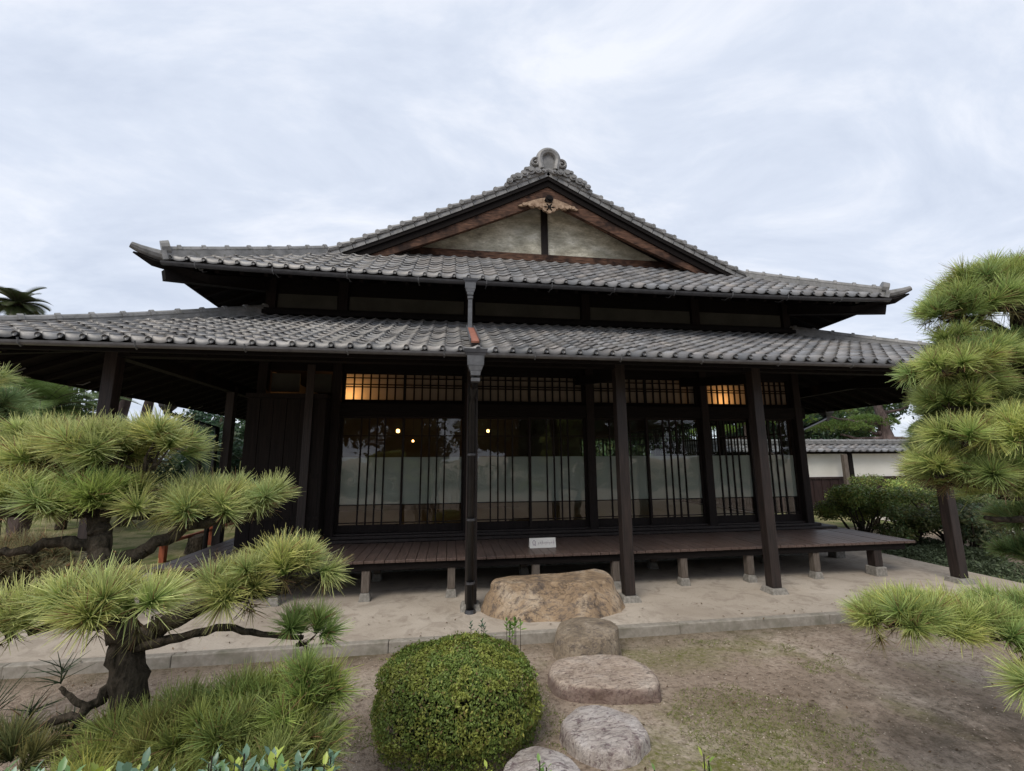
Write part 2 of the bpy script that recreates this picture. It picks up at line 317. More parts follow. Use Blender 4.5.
sheet('path', [(8.6,4),(10,5),(11.4,9),(11.6,11.2),(40,11.4),(40,9.8),(13.6,9.4),(12.6,4)], GZ+.012, M['sand'])
M['lawn'] = noise_mat('dry lawn', (.16,.15,.07), (.34,.30,.16), 30, .95, .1, extra=(2,(.12,.14,.05),.45,.6))
sheet('lawn', [(7.6,9.6),(40,11.5),(40,12.9),(7.6,12.9)], GZ+.006, M['lawn'])

# ------------------------------------------------------------------ roof tiles

def tile_roof(name, parent, O, e, n, zf, smin, smax, tlen, pitch, course, cl, mat=None, edge=True):
    """O eave origin, e along the eave, n inwards (horizontal unit), zf(s,t) base height, cl(t)->(s0,s1) clip"""
    O = np.array(O, float); e = np.array(e, float); n = np.array(n, float)
    SEG = 8; ncol = int((smax-smin)/pitch); prof = []
    # a wide shallow pan, a rounded roll on the right and the sharp lap of the next tile
    prof = [(0.0, -.002), (.16, -.010), (.36, -.013), (.56, -.008), (.72, .006), (.84, .016), (.95, .014), (.985, .009)]
    S = np.array([smin + (c+u)*pitch for c in range(ncol+1) for u, _ in prof]); P = np.array([h for c in range(ncol+1) for _, h in prof])
    colid = np.repeat(np.arange(ncol+1), SEG)
    V = []; T = []; rows = 0; nr = int(math.ceil(tlen/course))
    rows_t = []
    for k in range(nr):
        t0 = k*course; t1 = min((k+1)*course + .0, tlen)
        if k == 0: rows_t.append((t0+.004, -.030, k))
        else: rows_t.append((t0+.016, -.002, k))
        rows_t.append((t0, .024, k)); rows_t.append((t1+.014, .000, k))
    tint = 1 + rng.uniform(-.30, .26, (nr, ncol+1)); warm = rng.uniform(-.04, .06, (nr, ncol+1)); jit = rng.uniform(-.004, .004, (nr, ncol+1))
    W = []
    for t, h, k in rows_t:
        s0, s1 = cl(max(t, 0)); s = np.clip(S, s0, s1); hh = h
        z = np.array([zf(a, t) for a in s]) + P + hh + jit[k][colid]
        pos = O[None,:] + s[:,None]*e[None,:] + t*n[None,:]; pos[:,2] = z; V.append(pos)
        tn = tint[k][colid]*np.tile([.85,1,1,1,1,1,.8,.45], ncol+1)*(.5 if h < 0 else 1); wm = warm[k][colid]; T.append(np.c_[tn*(1+wm), tn, tn*(1-wm)])  # crevice shade painted into the tint: risers and lap edges darkened
    V = np.concatenate(V); T = np.concatenate(T); w_ = len(S); nR = len(rows_t)
    i, j = np.meshgrid(np.arange(nR-1), np.arange(w_-1), indexing='ij'); a = (i*w_+j).ravel()
    F = np.c_[a, a+1, a+w_+1, a+w_]
    # drop collapsed faces
    keep = np.linalg.norm(V[F[:,0]]-V[F[:,1]], axis=1) + np.linalg.norm(V[F[:,3]]-V[F[:,2]], axis=1) > 1e-4
    F = F[keep]
    if edge:                                     # round end discs along the eave
        s0, s1 = cl(0); ev = []; ef = []; base = len(V)
        for c in range(ncol+1):
            s = smin + (c+.84)*pitch
            if not s0+.03 < s < s1-.03: continue
            p = np.array(O + s*e); p[2] = zf(s, 0) - .004; o_ = base + len(ev)
            for q in (-.02, .05):
                for k in range(8): a = math.pi*k/4; ev.append(p + n*q + e*.025*math.cos(a) + np.array([0,0,.025*math.sin(a)]))
            for k in range(8): ef.append((o_+k, o_+(k+1)%8, o_+8+(k+1)%8, o_+8+k))
            ef += [(o_,o_+1,o_+2,o_+3),(o_,o_+3,o_+4,o_+7),(o_+4,o_+5,o_+6,o_+7)]
        V = np.concatenate([V, np.array(ev)]); T = np.concatenate([T, np.full((len(ev),3), .36)]); F = np.concatenate([F, np.array(ef)])
    return npmesh(name, V, F, mat or M['tile'], parent, T)
def ridge(name, parent, pts, w0=.17, h0=.10, cap=.055, knob=.28, z0=0, end=True, mat=None):
    """stacked ridge: flat courses under a round cap with raised joints"""
    b = MB(); pts = [Vector(p) + Vector((0,0,z0)) for p in pts]
    for k in range(2):
        q = [p + Vector((0,0,h0*(k+.5)/2)) for p in pts]
        for a, c in zip(q[:-1], q[1:]): b.beam(a, c, w0-.03*k, h0/2-.008)
    for k in range(1):
        q = [p + Vector((0,0,h0/2)) for p in pts]
        for a, c in zip(q[:-1], q[1:]): b.beam(a, c, w0-.06, h0-.01)
    q = [p + Vector((0,0,h0+cap*.4)) for p in pts]; b.tube(q, cap, 10)
    L_ = sum((c-a).length for a, c in zip(q[:-1], q[1:])); d = knob*.5
    while d < L_:
        acc = 0
        for a, c in zip(q[:-1], q[1:]):
            l = (c-a).length
            if acc + l >= d:
                p = a + (c-a)*((d-acc)/l); dd = (c-a).normalized(); b.tube([p-dd*.022, p+dd*.022], cap*1.32, 10); break
            acc += l
        d += knob
    return b.build(name, mat or M['tile_cap'], parent)

# ------------------------------------------------------------------ the tea house
XL, XR, YF, YB, XC = -2.78, 6.0, 6.80, 14.5, 1.65
house = empty('tea_house', (XC, YF, 0), 'dark timber Japanese house with two tiers of grey tiled roof and a front gable', 'house')
# --- lower roof
EL, ER, EF, EB = -5.10, 8.42, 4.36, 16.94
def zl(t): return 2.72 + .40*t + .014*t*t
def lift(s, a, b, amt): 
    h = abs((s-(a+b)/2)/((b-a)/2)); return amt*h**6
TL = 2.44
front_z = lambda s, t: zl(t) + lift(s, EL, ER, .06)*(1-t/TL)
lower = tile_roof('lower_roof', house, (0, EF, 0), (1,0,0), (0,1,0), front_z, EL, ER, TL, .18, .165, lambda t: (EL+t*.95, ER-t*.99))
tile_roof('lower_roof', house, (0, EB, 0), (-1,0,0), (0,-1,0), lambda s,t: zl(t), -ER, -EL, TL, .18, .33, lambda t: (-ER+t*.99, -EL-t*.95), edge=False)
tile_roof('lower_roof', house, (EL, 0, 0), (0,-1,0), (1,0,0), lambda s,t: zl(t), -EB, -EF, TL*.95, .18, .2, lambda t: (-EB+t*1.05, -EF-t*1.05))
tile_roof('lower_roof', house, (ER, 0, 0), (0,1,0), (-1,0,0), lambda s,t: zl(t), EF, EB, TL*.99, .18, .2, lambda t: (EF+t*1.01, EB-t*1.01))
hip = lambda sx, x0, x1, y0, y1, k=8: [(x0+(x1-x0)*i/k, y0+(y1-y0)*i/k, zl(TL*i/k)+.0+.06*(1-i/k)**4) for i in range(k+1)]
ridge('hip_ridge', house, hip(1, EL+.12, EL+TL*.95, EF+.26, EF+TL), .19, .10, .055, z0=-.01)
ridge('hip_ridge', house, hip(1, ER-.12, ER-TL*.99, EF+.26, EF+TL), .19, .10, .055, z0=-.01)
ridge('hip_ridge', house, hip(1, EL+.12, EL+TL*.95, EB-.26, EB-TL), .19, .10, .055, z0=-.01)
ridge('hip_ridge', house, hip(1, ER-.12, ER-TL*.99, EB-.26, EB-TL), .19, .10, .055, z0=-.01)
b = MB(); zt = zl(TL)
b.box(XL-.02, XR+.02, YF-.16, YF-.002, zt-.02, zt+.04); b.box(XL-.02, XR+.02, YF-.10, YF-.002, zt+.045, zt+.09)
b.build('flashing_course', M['wood_x'], house)
# --- upper roof (hip and gable)
UL, UR, UF, UB = -3.75, 7.05, 5.78, 15.52
HW = (UR-UL)/2
def zm(d): return 4.12 + .40*d + .012*d*d
def ulift(s, a, b, amt=.06):
    h = abs((s-(a+b)/2)/((b-a)/2)); return amt*h**3.2
KS = .69
def t_of_d(d): return (zm(d)-4.12)/KS
TV = 1.60
def d_of_t(t):
    lo, hi = 0, HW
    for _ in range(30):
        mid = (lo+hi)/2
        if t_of_d(mid) < t: lo = mid
        else: hi = mid
    return lo
fz = lambda s, t: 4.12 + KS*t + ulift(s, UL, UR)*max(0, 1-t/1.1)
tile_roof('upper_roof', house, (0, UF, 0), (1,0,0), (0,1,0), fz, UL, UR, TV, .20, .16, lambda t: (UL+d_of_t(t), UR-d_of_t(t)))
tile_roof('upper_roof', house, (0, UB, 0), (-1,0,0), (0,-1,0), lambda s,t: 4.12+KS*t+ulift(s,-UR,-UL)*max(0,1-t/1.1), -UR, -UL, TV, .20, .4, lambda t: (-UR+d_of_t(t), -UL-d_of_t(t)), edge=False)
YV = 6.82                                        # verge plane of the front gable
dB = 1.74
def clside(t): return (UF + t_of_d(t), UB - t_of_d(t)) if t < dB else (YV, UB-UF+UF-(YV-UF))
def sidez(s, d): return zm(d) + ulift(s, UF, UB, .06)*max(0, 1-d/1.7)
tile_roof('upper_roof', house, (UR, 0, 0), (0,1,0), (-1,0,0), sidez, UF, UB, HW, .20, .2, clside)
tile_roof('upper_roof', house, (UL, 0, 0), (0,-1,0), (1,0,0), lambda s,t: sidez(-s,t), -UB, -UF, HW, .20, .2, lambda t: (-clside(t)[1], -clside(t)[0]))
def uhip(sx, sy, k=10):
    o = []
    for i in range(k+1):
        d = .09 + (dB-.09)*i/k; x = UL+d if sx < 0 else UR-d; y = UF+t_of_d(d) if sy < 0 else UB-t_of_d(d)
        o.append((x, y, zm(d) + .06*max(0, 1-d/1.7)**1.5))
    return o
for sx in (-1, 1):
    for sy in (-1, 1):
        h = uhip(sx, sy); o = ridge('hip_ridge', house, h, .20, .13, .058, .27, -.085)
        # round end tile standing at the foot of the hip
        p = Vector(h[0]); d = (Vector(h[0]) - Vector(h[2])).normalized(); b = MB()
        b.tube([p+Vector((0,0,.085)) - d*.03, p+Vector((0,0,.085)) + d*.06], [.12,.11], 14); b.beam(p+Vector((0,0,-.03)) - d*.01, p+Vector((0,0,-.03)) + d*.045, .24, .12)
        b.build('ridge_end_tile', M['tile_cap'], o)
        # upturned corner tile and hip rafter end
        cx_ = UL if sx < 0 else UR; cy_ = UF if sy < 0 else UB; c0 = Vector((cx_, cy_, 4.12+.06)); dd = Vector((sx, sy*.62, 0)).normalized()
        b = MB(); q = [c0 - dd*.5 + Vector((0,0,-.02)), c0 - dd*.2 + Vector((0,0,.0)), c0 + dd*.02 + Vector((0,0,.02)), c0 + dd*.16 + Vector((0,0,.045)), c0 + dd*.25 + Vector((0,0,.075))]
        b.tube(q, [.085,.08,.07,.055,.04], 10); b.build('corner_tile', M['tile_cap'], house)
        b = MB(); wc = Vector((XL if sx < 0 else XR, YF if sy < 0 else YB, 4.33))
        b.tube([wc + Vector((0,0,.02)), c0 - dd*.55 + Vector((0,0,-.125)), c0 + dd*.02 + Vector((0,0,-.085)), c0 + dd*.22 + Vector((0,0,-.015))], [.08,.085,.06,.012], 4); b.beam(wc - Vector((0,0,.12)), c0 - dd*.10 + Vector((0,0,-.235)), .11, .13)
        b.build('hip_rafter', M['wood_x'], house)
# main ridge
ridge('main_ridge', house, [(XC, YV+.05, zm(HW)), (XC, UB-(YV-UF)-.05, zm(HW))], .24, .20, .07, .28, -.01)
# verge: bargeboards, underboards, sleeve tiles
def vpt(d, sx): return (UL+d) if sx < 0 else (UR-d)
for Yg, sy in ((YV, 1), (UB-(YV-UF), -1)):
    for sx in (-1, 1):
        ds = np.linspace(dB-.02, HW, 15)
        def strip(off0, off1, y0, y1, taper=1):
            b = MB(); v = []
            for d in ds:
                x = vpt(d, sx); z = zm(d); k = .62 + .38*((d-dB)/(HW-dB)); v += [(x,y0,z-off0),(x,y1,z-off0),(x,y1,z-off1*(k if taper else 1)),(x,y0,z-off1*(k if taper else 1))]
            f = []
            for i in range(len(ds)-1):
                for k in range(4): k2 = (k+1)%4; f.append((4*i+k, 4*i+k2, 4*i+4+k2, 4*i+4+k))
            f += [(0,1,2,3), (4*len(ds)-1,4*len(ds)-2,4*len(ds)-3,4*len(ds)-4)]
            b.add(v, f); return b
        strip(.03, .15, Yg+sy*.02, Yg+sy*.50, 0).build('verge_soffit', M['wood_x'], house)
        strip(.155, .26, Yg+sy*.05, Yg+sy*.48, 0).build('verge_soffit', M['wood_y'], house)
        strip(.262, .53, Yg+sy*.075, Yg+sy*.15).build('bargeboard', M['barge'], house)
        b = MB(); L_ = HW-dB; n_ = 19
        for i in range(n_):
            d = dB + L_*(i+.1)/n_; d2 = dB + L_*(i+1.05)/n_; x, x2 = vpt(d, sx), vpt(d2, sx)
            a = Vector((x, Yg+sy*.02, zm(d)+.045)); c = Vector((x2, Yg+sy*.02, zm(d2)+.020)); 
            b.tube([a, (a+c)/2, c], [.052,.046,.04], 8); b.tube([a+Vector((0,-sy*.05,0)), a+Vector((0,sy*.12,0))], .043, 8)
            b.beam(a-Vector((0,0,.07)), c-Vector((0,0,.045)), .03, .11)
        b.build('verge_tile', M['tile_cap'], house)
# gable wall with posts and beam
for Yw, sy in ((7.26, 1), (UB-(7.26-UF), -1)):
    b = MB(); poly = [(XC-3.4, 4.9), (XC+3.4, 4.9), (XC, 6.36)]; b.prism(poly, Yw, Yw+sy*.08); b.build('gable_wall', M['gable'], house)
    b = MB(); b.beam((XC-3.3, Yw-sy*.05, 5.15), (XC+3.3, Yw-sy*.05, 5.15), .10, .13); b.build('gable_beam', M['barge'], house)
    b = MB(); b.box(XC-.06, XC+.06, Yw-sy*.045 if sy > 0 else Yw, Yw if sy > 0 else Yw+.045, 5.12, 6.2); b.build('gable_post', M['wood_z'], house)
    b = MB()
    for x in (-2.1, 2.1): b.box(XC+x-.09, XC+x+.09, min(Yw, Yw-sy*.34), max(Yw, Yw-sy*.34), 5.36, 5.50)
    for x in (-.95, .95): b.box(XC+x-.06, XC+x+.06, min(Yw, Yw-sy*.34), max(Yw, Yw-sy*.34), 5.92, 6.04)
    b.build('purlin_end', M['wood_y'], house)
    b = MB()                                     # inner rafters against the plaster
    for s_ in (-1, 1): b.beam((XC+s_*3.4, Yw-sy*.06, 4.98), (XC, Yw-sy*.06, 6.36), .09, .12)
    b.build('gable_rafter', M['wood_x'], house)
# carved pendant under the peak
M['carve'] = noise_mat('pale carved wood', (.16,.10,.065), (.46,.34,.24), 14, .8, .2)
g = MB(); Y0 = YV+.04
def disc(b, x, z, rx, rz, y0, y1, n=14):
    b.prism([(x+rx*math.cos(2*math.pi*k/n), z+rz*math.sin(2*math.pi*k/n)) for k in range(n)], y0, y1)
zg = 5.98
for s_ in (-1, 1):
    pts = [(0,.20),(.18,.16),(.34,.10),(.50,.03),(.62,-.035),(.56,-.05),(.46,-.03),(.42,.0),(.36,-.055),(.27,-.05),(.25,-.01),(.18,-.07),(.10,-.06),(0,-.03)]
    poly = [(XC+s_*x*.88, zg+z*.85) for x, z in pts]
    if s_ < 0: poly = poly[::-1]
    g.prism(poly, Y0, Y0+.035)
for k, (x, z, r) in enumerate([(.12,-.02,.055),(.22,-.01,.05),(.33,-.012,.042),(.44,-.01,.035),(-.12,-.02,.055),(-.22,-.01,.05),(-.33,-.012,.042),(-.44,-.01,.035)]):
    disc(g, XC+x, zg+z, r, r*.8, Y0-.03, Y0+.002)
g.build('carved_pendant', M['carve'], house)
g = MB(); Y0 -= .05
for k in range(6): a = math.pi/6 + k*math.pi/3; disc(g, XC+.075*math.cos(a), zg-.05+.062*math.sin(a), .052, .046, Y0, Y0+.045)
g.build('carved_flower', M['carve'], house)
g = MB(); g.prism([(XC+.075*math.cos(k*math.pi/3), zg+.10+.075*math.sin(k*math.pi/3)) for k in range(6)], Y0-.02, Y0+.05); disc(g, XC, zg+.10, .035, .035, Y0-.05, Y0-.018); disc(g, XC, zg-.05, .03, .028, Y0-.02, Y0+.01)
g.build('pendant_boss', M['wood_x'], house)
# demon-tile ornament on the ridge end
g = MB(); zo = zm(HW)-.01; Yo = YV-.02
arch = [(XC+.165*math.cos(a), Yo, zo+.22+.165*math.sin(a)) for a in np.linspace(-.15, math.pi+.15, 16)]
arch = [(XC+.13, Yo, zo+.02)] + arch + [(XC-.13, Yo, zo+.02)]
g.tube(arch, .062, 8); g.box(XC-.14, XC+.14, Yo+.01, Yo+.10, zo, zo+.32)
for s_ in (-1, 1):
    sp = []
    for k in range(22): a = k*.42; r = .10 - .0042*k; sp.append((XC+s_*(.235 - r*math.cos(a)), Yo-.03, zo+.13+r*math.sin(a)))
    g.tube(sp, .022, 6); disc(g, XC+s_*.235, zo+.13, .10, .10, Yo-.01, Yo+.05)
    for k, (dx, dz, r) in enumerate([(.10,-.02,.05),(.33,-.03,.085),(.44,-.10,.07),(.40,-.02,.05),(.55,-.17,.075),(.63,-.20,.06),(.70,-.27,.055),(.20,-.03,.06)]):
        disc(g, XC+s_*dx, zo+dz, r, r*.85, Yo-.03-.002*k, Yo+.05); disc(g, XC+s_*dx, zo+dz, r*.5, r*.42, Yo-.055, Yo-.031)
g.build('ridge_ornament', M['tile_cap'], house, bevel=.006)
# --- upper walls with plaster strips, soffits, rafters
b = MB(); b.box(XL, XR, YF, YB, 2.95, 4.50); b.build('wall', M['wood_x'], house)
PX = [-1.68, .28, 2.22, 4.20, 5.93]
b = MB(); xs = [XL+.05] + PX[:-1] + [XR-.05]
for a, c in zip(xs[:-1], xs[1:]): b.box(a+.09, c-.09, YF-.02, YF-.003, 3.90, 4.12)
for yy in np.arange(YF+.3, YB-1, 1.95):
    b.box(XR+.003, XR+.02, yy+.1, yy+1.8, 3.90, 4.12); b.box(XL-.02, XL-.003, yy+.1, yy+1.8, 3.90, 4.12)
b.build('plaster_strip', M['plaster'], house)
for x in xs:
    b = MB(); b.box(x-.07, x+.07, YF-.06, YF-.003, 3.8, 4.45); b.build('wall_post', M['wood_z'], house)
def soffit(x0,x1,y0,y1, z0, X0,X1,Y0,Y1, z1, mat, zl_=None):
    """hipped underside between outer rectangle at z0 and inner rectangle at z1"""
    b = MB(); n = 24
    ou = []; inn = []
    for i in range(n): t = i/n; ou.append((x0+(x1-x0)*t, y0)); inn.append((X0+(X1-X0)*t, Y0))
    for i in range(n): t = i/n; ou.append((x1, y0+(y1-y0)*t)); inn.append((X1, Y0+(Y1-Y0)*t))
    for i in range(n): t = i/n; ou.append((x1-(x1-x0)*t, y1)); inn.append((X1-(X1-X0)*t, Y1))
    for i in range(n): t = i/n; ou.append((x0, y1-(y1-y0)*t)); inn.append((X0, Y1-(Y1-Y0)*t))
    N_ = 4*n; v = []
    for x, y in ou: v.append((x, y, z0 + (zl_(x, y) if zl_ else 0)))
    for x, y in inn: v.append((x, y, z1))
    b.add(v, [(i, i+N_, (i+1)%N_+N_, (i+1)%N_) for i in range(N_)]); return b
def ul(x, y): return max(ulift(x, UL, UR) if abs(y-UF) < .2 or abs(y-UB) < .2 else 0, ulift(y, UF, UB) if abs(x-UL) < .2 or abs(x-UR) < .2 else 0)
soffit(UL+.03,UR-.03,UF+.03,UB-.03,4.06, XL,XR,YF,YB,4.44, M['wood_x'], ul).build('eave_soffit', M['wood_y'], house)
soffit(EL+.03,ER-.03,EF+.03,EB-.03,2.655, XL,XR,YF,YB,3.50, M['wood_x']).build('eave_soffit', M['wood_y'], house)
def rafters(x0,x1,y0,y1,z0, X0,X1,Y0,Y1,z1, sp, zl_=None, w_=.05, h_=.06):
    b = MB(); 
    k = int((x1-x0)/sp)
    for i in range(1, k):
        x = x0+(x1-x0)*i/k; zz = (zl_(x, y0) if zl_ else 0)
        xi = min(max(x, X0), X1); fr = 1.0
        # jack rafters stop at the hip
        if x < X0: fr = (x-x0)/(X0-x0)
        if x > X1: fr = (x1-x)/(x1-X1)
        for ya, yb in ((y0, Y0), (y1, Y1)): b.beam((x, ya, z0+zz), (x, ya+(yb-ya)*fr, z0+zz+(z1-z0-zz)*fr), w_, h_)
    k = int((y1-y0)/sp)
    for i in range(1, k):
        y = y0+(y1-y0)*i/k; fr = 1.0; zz = (zl_(x0, y) if zl_ else 0)
        if y < Y0: fr = (y-y0)/(Y0-y0)
        if y > Y1: fr = (y1-y)/(y1-Y1)
        for xa, xb in ((x0, X0), (x1, X1)): b.beam((xa, y, z0+zz), (xa+(xb-xa)*fr, y, z0+zz+(z1-z0-zz)*fr), w_, h_)
    return b
rafters(UL+.08,UR-.08,UF+.08,UB-.08,4.015, XL,XR,YF,YB,4.40, .30, ul).build('rafters', M['wood_y'], house)
rafters(EL+.08,ER-.08,EF+.08,EB-.08,2.62, XL,XR,YF,YB,3.46, .33).build('rafters', M['wood_y'], house)
# fascia boards
b = MB()
for x0_, x1_, y0_ in ((UL, UR, UF), (UL, UR, UB)):
    q = [(x, y0_+(.035 if y0_ == UF else -.035), 4.055+ulift(x, UL, UR)) for x in np.linspace(x0_+.03, x1_-.03, 30)]
    for a, c in zip(q[:-1], q[1:]): b.beam(a, c, .03, .085)
for x_ in (UL+.035, UR-.035):
    q = [(x_, y, 4.055+ulift(y, UF, UB)) for y in np.linspace(UF+.03, UB-.03, 30)]
    for a, c in zip(q[:-1], q[1:]): b.beam(a, c, .03, .085)
b.build('fascia', M['wood_x'], house)
b = MB()
for y_ in (EF+.035, EB-.035): b.box(EL+.03, ER-.03, y_-.015, y_+.015, 2.60, 2.68)
for x_ in (EL+.035, ER-.035): b.box(x_-.015, x_+.015, EF+.06, EB-.06, 2.60, 2.68)
b.build('fascia', M['wood_x'], house)
for sx, sy in ((-1,-1),(1,-1),(-1,1),(1,1)):
    b = MB(); b.beam((XL if sx<0 else XR, YF if sy<0 else YB, 3.36), (EL+.1 if sx<0 else ER-.1, EF+.1 if sy<0 else EB-.1, 2.58), .12, .14); b.build('hip_rafter', M['wood_x'], house)
# gutters
def gutter(path, r, name, hooks=True, sp=.93):
    b = MB(); path = [Vector(p) for p in path]; n = 7; v = []; f = []
    for i, p in enumerate(path):
        d = (path[min(i+1,len(path)-1)] - path[max(i-1,0)]).normalized(); s_ = d.cross(Vector((0,0,1))).normalized()
        for k in range(n):
            a = math.pi*k/(n-1); v.append(p + s_*r*math.cos(a) - Vector((0,0,r*math.sin(a))))
        for k in range(n-1, -1, -1):
            a = math.pi*k/(n-1); v.append(p + s_*(r-.006)*math.cos(a) - Vector((0,0,(r-.006)*math.sin(a))) )
    m_ = 2*n
    for i in range(len(path)-1):
        for k in range(m_): k2 = (k+1)%m_; f.append((i*m_+k, i*m_+k2, (i+1)*m_+k2, (i+1)*m_+k))
    b.add(v, f); o = b.build(name, M['gutter_grey'] if path[0].z < 3 else M['metal'], house, smooth=False)
    if hooks:
        acc = .4
        for a, c in zip(path[:-1], path[1:]):
            l = (c-a).length; d = (c-a).normalized(); s_ = d.cross(Vector((0,0,1)))
            if s_.dot(Vector((XC, 10.6, 0))-a) < 0: s_ = -s_
            while acc < l:
                p = a + d*acc; h = MB(); h.tube([p + Vector((0,0,.02)) - s_*(r+.004), p - s_*r*.7 - Vector((0,0,r*.75)), p - Vector((0,0,r+.008)), p + s_*r*.9 - Vector((0,0,r*.5)), p + s_*.16 - Vector((0,0,.03)), p + s_*.24 + Vector((0,0,.01))], .008, 6); h.build('gutter_hook', M['metal_light'], o); acc += sp
            acc -= l
    return o
gutter([(x, EF-.03, 2.665) for x in (EL-.02, ER+.02)], .040, 'gutter')
gutter([(EL-.03, y, 2.665) for y in (EF, EB)], .05, 'gutter'); gutter([(ER+.03, y, 2.665) for y in (EF, EB)], .05, 'gutter')
gutter([(x, UF-.03, 4.035+ulift(x, UL, UR)) for x in np.linspace(UL+.1, UR-.1, 24)], .045, 'gutter')
# downpipe with stepped rain hoppers
def frustum(b, c, w0, d0, w1, d1, z0, z1):
    x, y = c; v = [(x-w0/2,y-d0/2,z0),(x+w0/2,y-d0/2,z0),(x+w0/2,y+d0/2,z0),(x-w0/2,y+d0/2,z0),(x-w1/2,y-d1/2,z1),(x+w1/2,y-d1/2,z1),(x+w1/2,y+d1/2,z1),(x-w1/2,y+d1/2,z1)]
    b.add(v, [(0,3,2,1),(4,5,6,7),(0,1,5,4),(1,2,6,5),(2,3,7,6),(3,0,4,7)])
def hopper(x, y, zt, s, name='rain_hopper', parent=None):
    b = MB(); frustum(b, (x,y), .26*s,.15*s,.28*s,.16*s, zt, zt+.045*s); frustum(b, (x,y), .22*s,.13*s,.24*s,.14*s, zt-.035*s, zt-.001); b.build(name, M['metal'], parent)
    b = MB(); frustum(b, (x,y), .19*s,.125*s,.20*s,.13*s, zt-.15*s, zt-.036*s); frustum(b, (x,y), .14*s,.11*s,.175*s,.12*s, zt-.21*s, zt-.152*s); frustum(b, (x,y), .105*s,.10*s,.125*s,.105*s, zt-.27*s, zt-.212*s); frustum(b, (x,y), .10*s,.098*s,.104*s,.10*s, zt-.34*s, zt-.30*s); b.build(name, M['metal_light'], parent)
DX = .245
dp = MB(); dp.tube([(DX, 4.62, 2.38), (DX, 4.86, 2.30), (DX, 4.945, 2.20), (DX-.004, 4.945, .02)], .043, 14)
dp.tube([(DX, 4.33, 2.44), (DX, 4.40, 2.40), (DX, 4.62, 2.38)], .043, 12)
dp = dp.build('downpipe', M['pipe'], house, smooth=True)
hopper(DX, 4.33, 2.66, .86, 'rain_hopper', dp)
b = MB()
for z_ in (.30, .95, 1.65): b.tube([(DX, 4.945, z_-.012), (DX, 4.945, z_+.012)], .050, 14)
b.tube([(DX, 4.945, .0), (DX, 4.945, .035)], [.062,.05], 12); b.build('pipe_clamp', M['metal'], dp)
up_ = MB(); up_.box(DX-.028, DX+.028, UF-.055, UF+.015, 3.30, 3.84); up_.build('downpipe', M['metal_light'], house)
b = MB(); hz = 4.03; hopper(DX, UF-.03, hz, .74, 'rain_hopper', house)
b = MB()                                         # copper tray leading the water across the lower tiles
for y0_, y1_ in ((5.62, 4.42),): b.beam((DX, y0_, zl(y0_-EF)+.075), (DX+.0, y1_, zl(y1_-EF)+.065), .085, .02)
b.build('rain_tray', M['copper'], house)
b = MB()
for s_ in (-1, 1): b.beam((DX+s_*.05, 5.62, zl(5.62-EF)+.09), (DX+s_*.05, 4.42, zl(.06)+.08), .012, .05)
b.build('tray_rim', M['metal_light'], house)
# side downpipes running from the side gutters back to the posts
for sx, X_, Xp in ((-1, EL-.03, -3.55), (1, ER+.03, 6.54)):
    b = MB(); b.tube([(X_, 8.75, 2.52), (X_-sx*.1, 8.70, 2.44), (Xp+sx*.12, 7.55, 2.10), (Xp+sx*.10, 7.5, 2.02), (Xp+sx*.10, 7.5, 0)], .035, 8); o = b.build('downpipe', M['pipe'], house, smooth=True)
    b = MB(); frustum(b, (X_, 8.75), .10,.10,.20,.20, 2.50, 2.58); frustum(b, (X_, 8.75), .20,.20,.22,.22, 2.582, 2.66); frustum(b, (X_, 8.75), .05,.05,.10,.10, 2.40, 2.498); b.build('rain_hopper', M['metal'], o)
# --- front wall: sills, lintels, doors, transoms
b = MB()
b.box(XL, XR+.06, YF-.10, YF+.14, 2.25, 2.44)                 # lintel
b.box(XL, XR+.06, YF-.06, YF+.12, 2.92, 3.10)
b.box(XL, XR+.04, YF-.03, YF+.10, 2.44, 2.475)
b.build('lintel', M['wood_x'], house, bevel=.006)
b = MB(); b.box(XL+.0, XR+.30, YF-.22, YF+.16, .452, .49); b.box(XL, XR+.1, YF-.13, YF+.15, .492, .53); b.box(XL, XR, YF-.075, YF+.12, .532, .555)
b.build('sill', M['post_wood'], house, bevel=.005)
for x in PX + [XL+.06]:
    b = MB(); b.box(x-.065, x+.065, YF-.115, YF+.06, .45, 3.2); b.build('wall_post', M['wood_z'], house, bevel=.008)
def door(x0, x1, y, track=0):
    """one sliding glazed door: frame, lattice, glass and frosted band"""
    d = MB(); z0, z1 = .556, 2.25; s_ = .032
    d.box(x0, x0+s_, y-.016, y+.016, z0, z1); d.box(x1-s_, x1, y-.016, y+.016, z0, z1)
    d.box(x0+s_, x1-s_, y-.015, y+.015, z0, z0+.105); d.box(x0+s_, x1-s_, y-.015, y+.015, z1-.03, z1)
    o = d.build('sliding_door', M['wood_z'], house)
    l = MB(); xc = (x0+x1)/2; pw = .116
    for k in (-1.5, -.5, .5, 1.5): l.box(xc+k*pw-.010, xc+k*pw+.010, y-.013, y+.013, z0+.105, z1-.03)
    for z in (1.955, .945, .69): l.box(x0+s_, x1-s_, y-.0125, y+.0125, z-.006, z+.006)
    l.build('lattice', M['wood_z'], o)
    gl = MB(); gl.add([(x0+s_,y+.004,z0+.105),(x1-s_,y+.004,z0+.105),(x1-s_,y+.004,z1-.03),(x0+s_,y+.004,z1-.03)], [(0,1,2,3)]); gl.build('glass_pane', M['glass'], o)
    fr = MB(); fr.box(x0+s_, x1-s_, y+.008, y+.0105, .948, 1.635); fr.build('frosted_pane', M['frost'], o)
    return o
for i, (a, c) in enumerate(zip(PX[:-1], PX[1:])):
    a += .065; c -= .065; mid = (a+c)/2
    door(a, mid+.016, YF+.045); door(mid-.016, c, YF+.005)
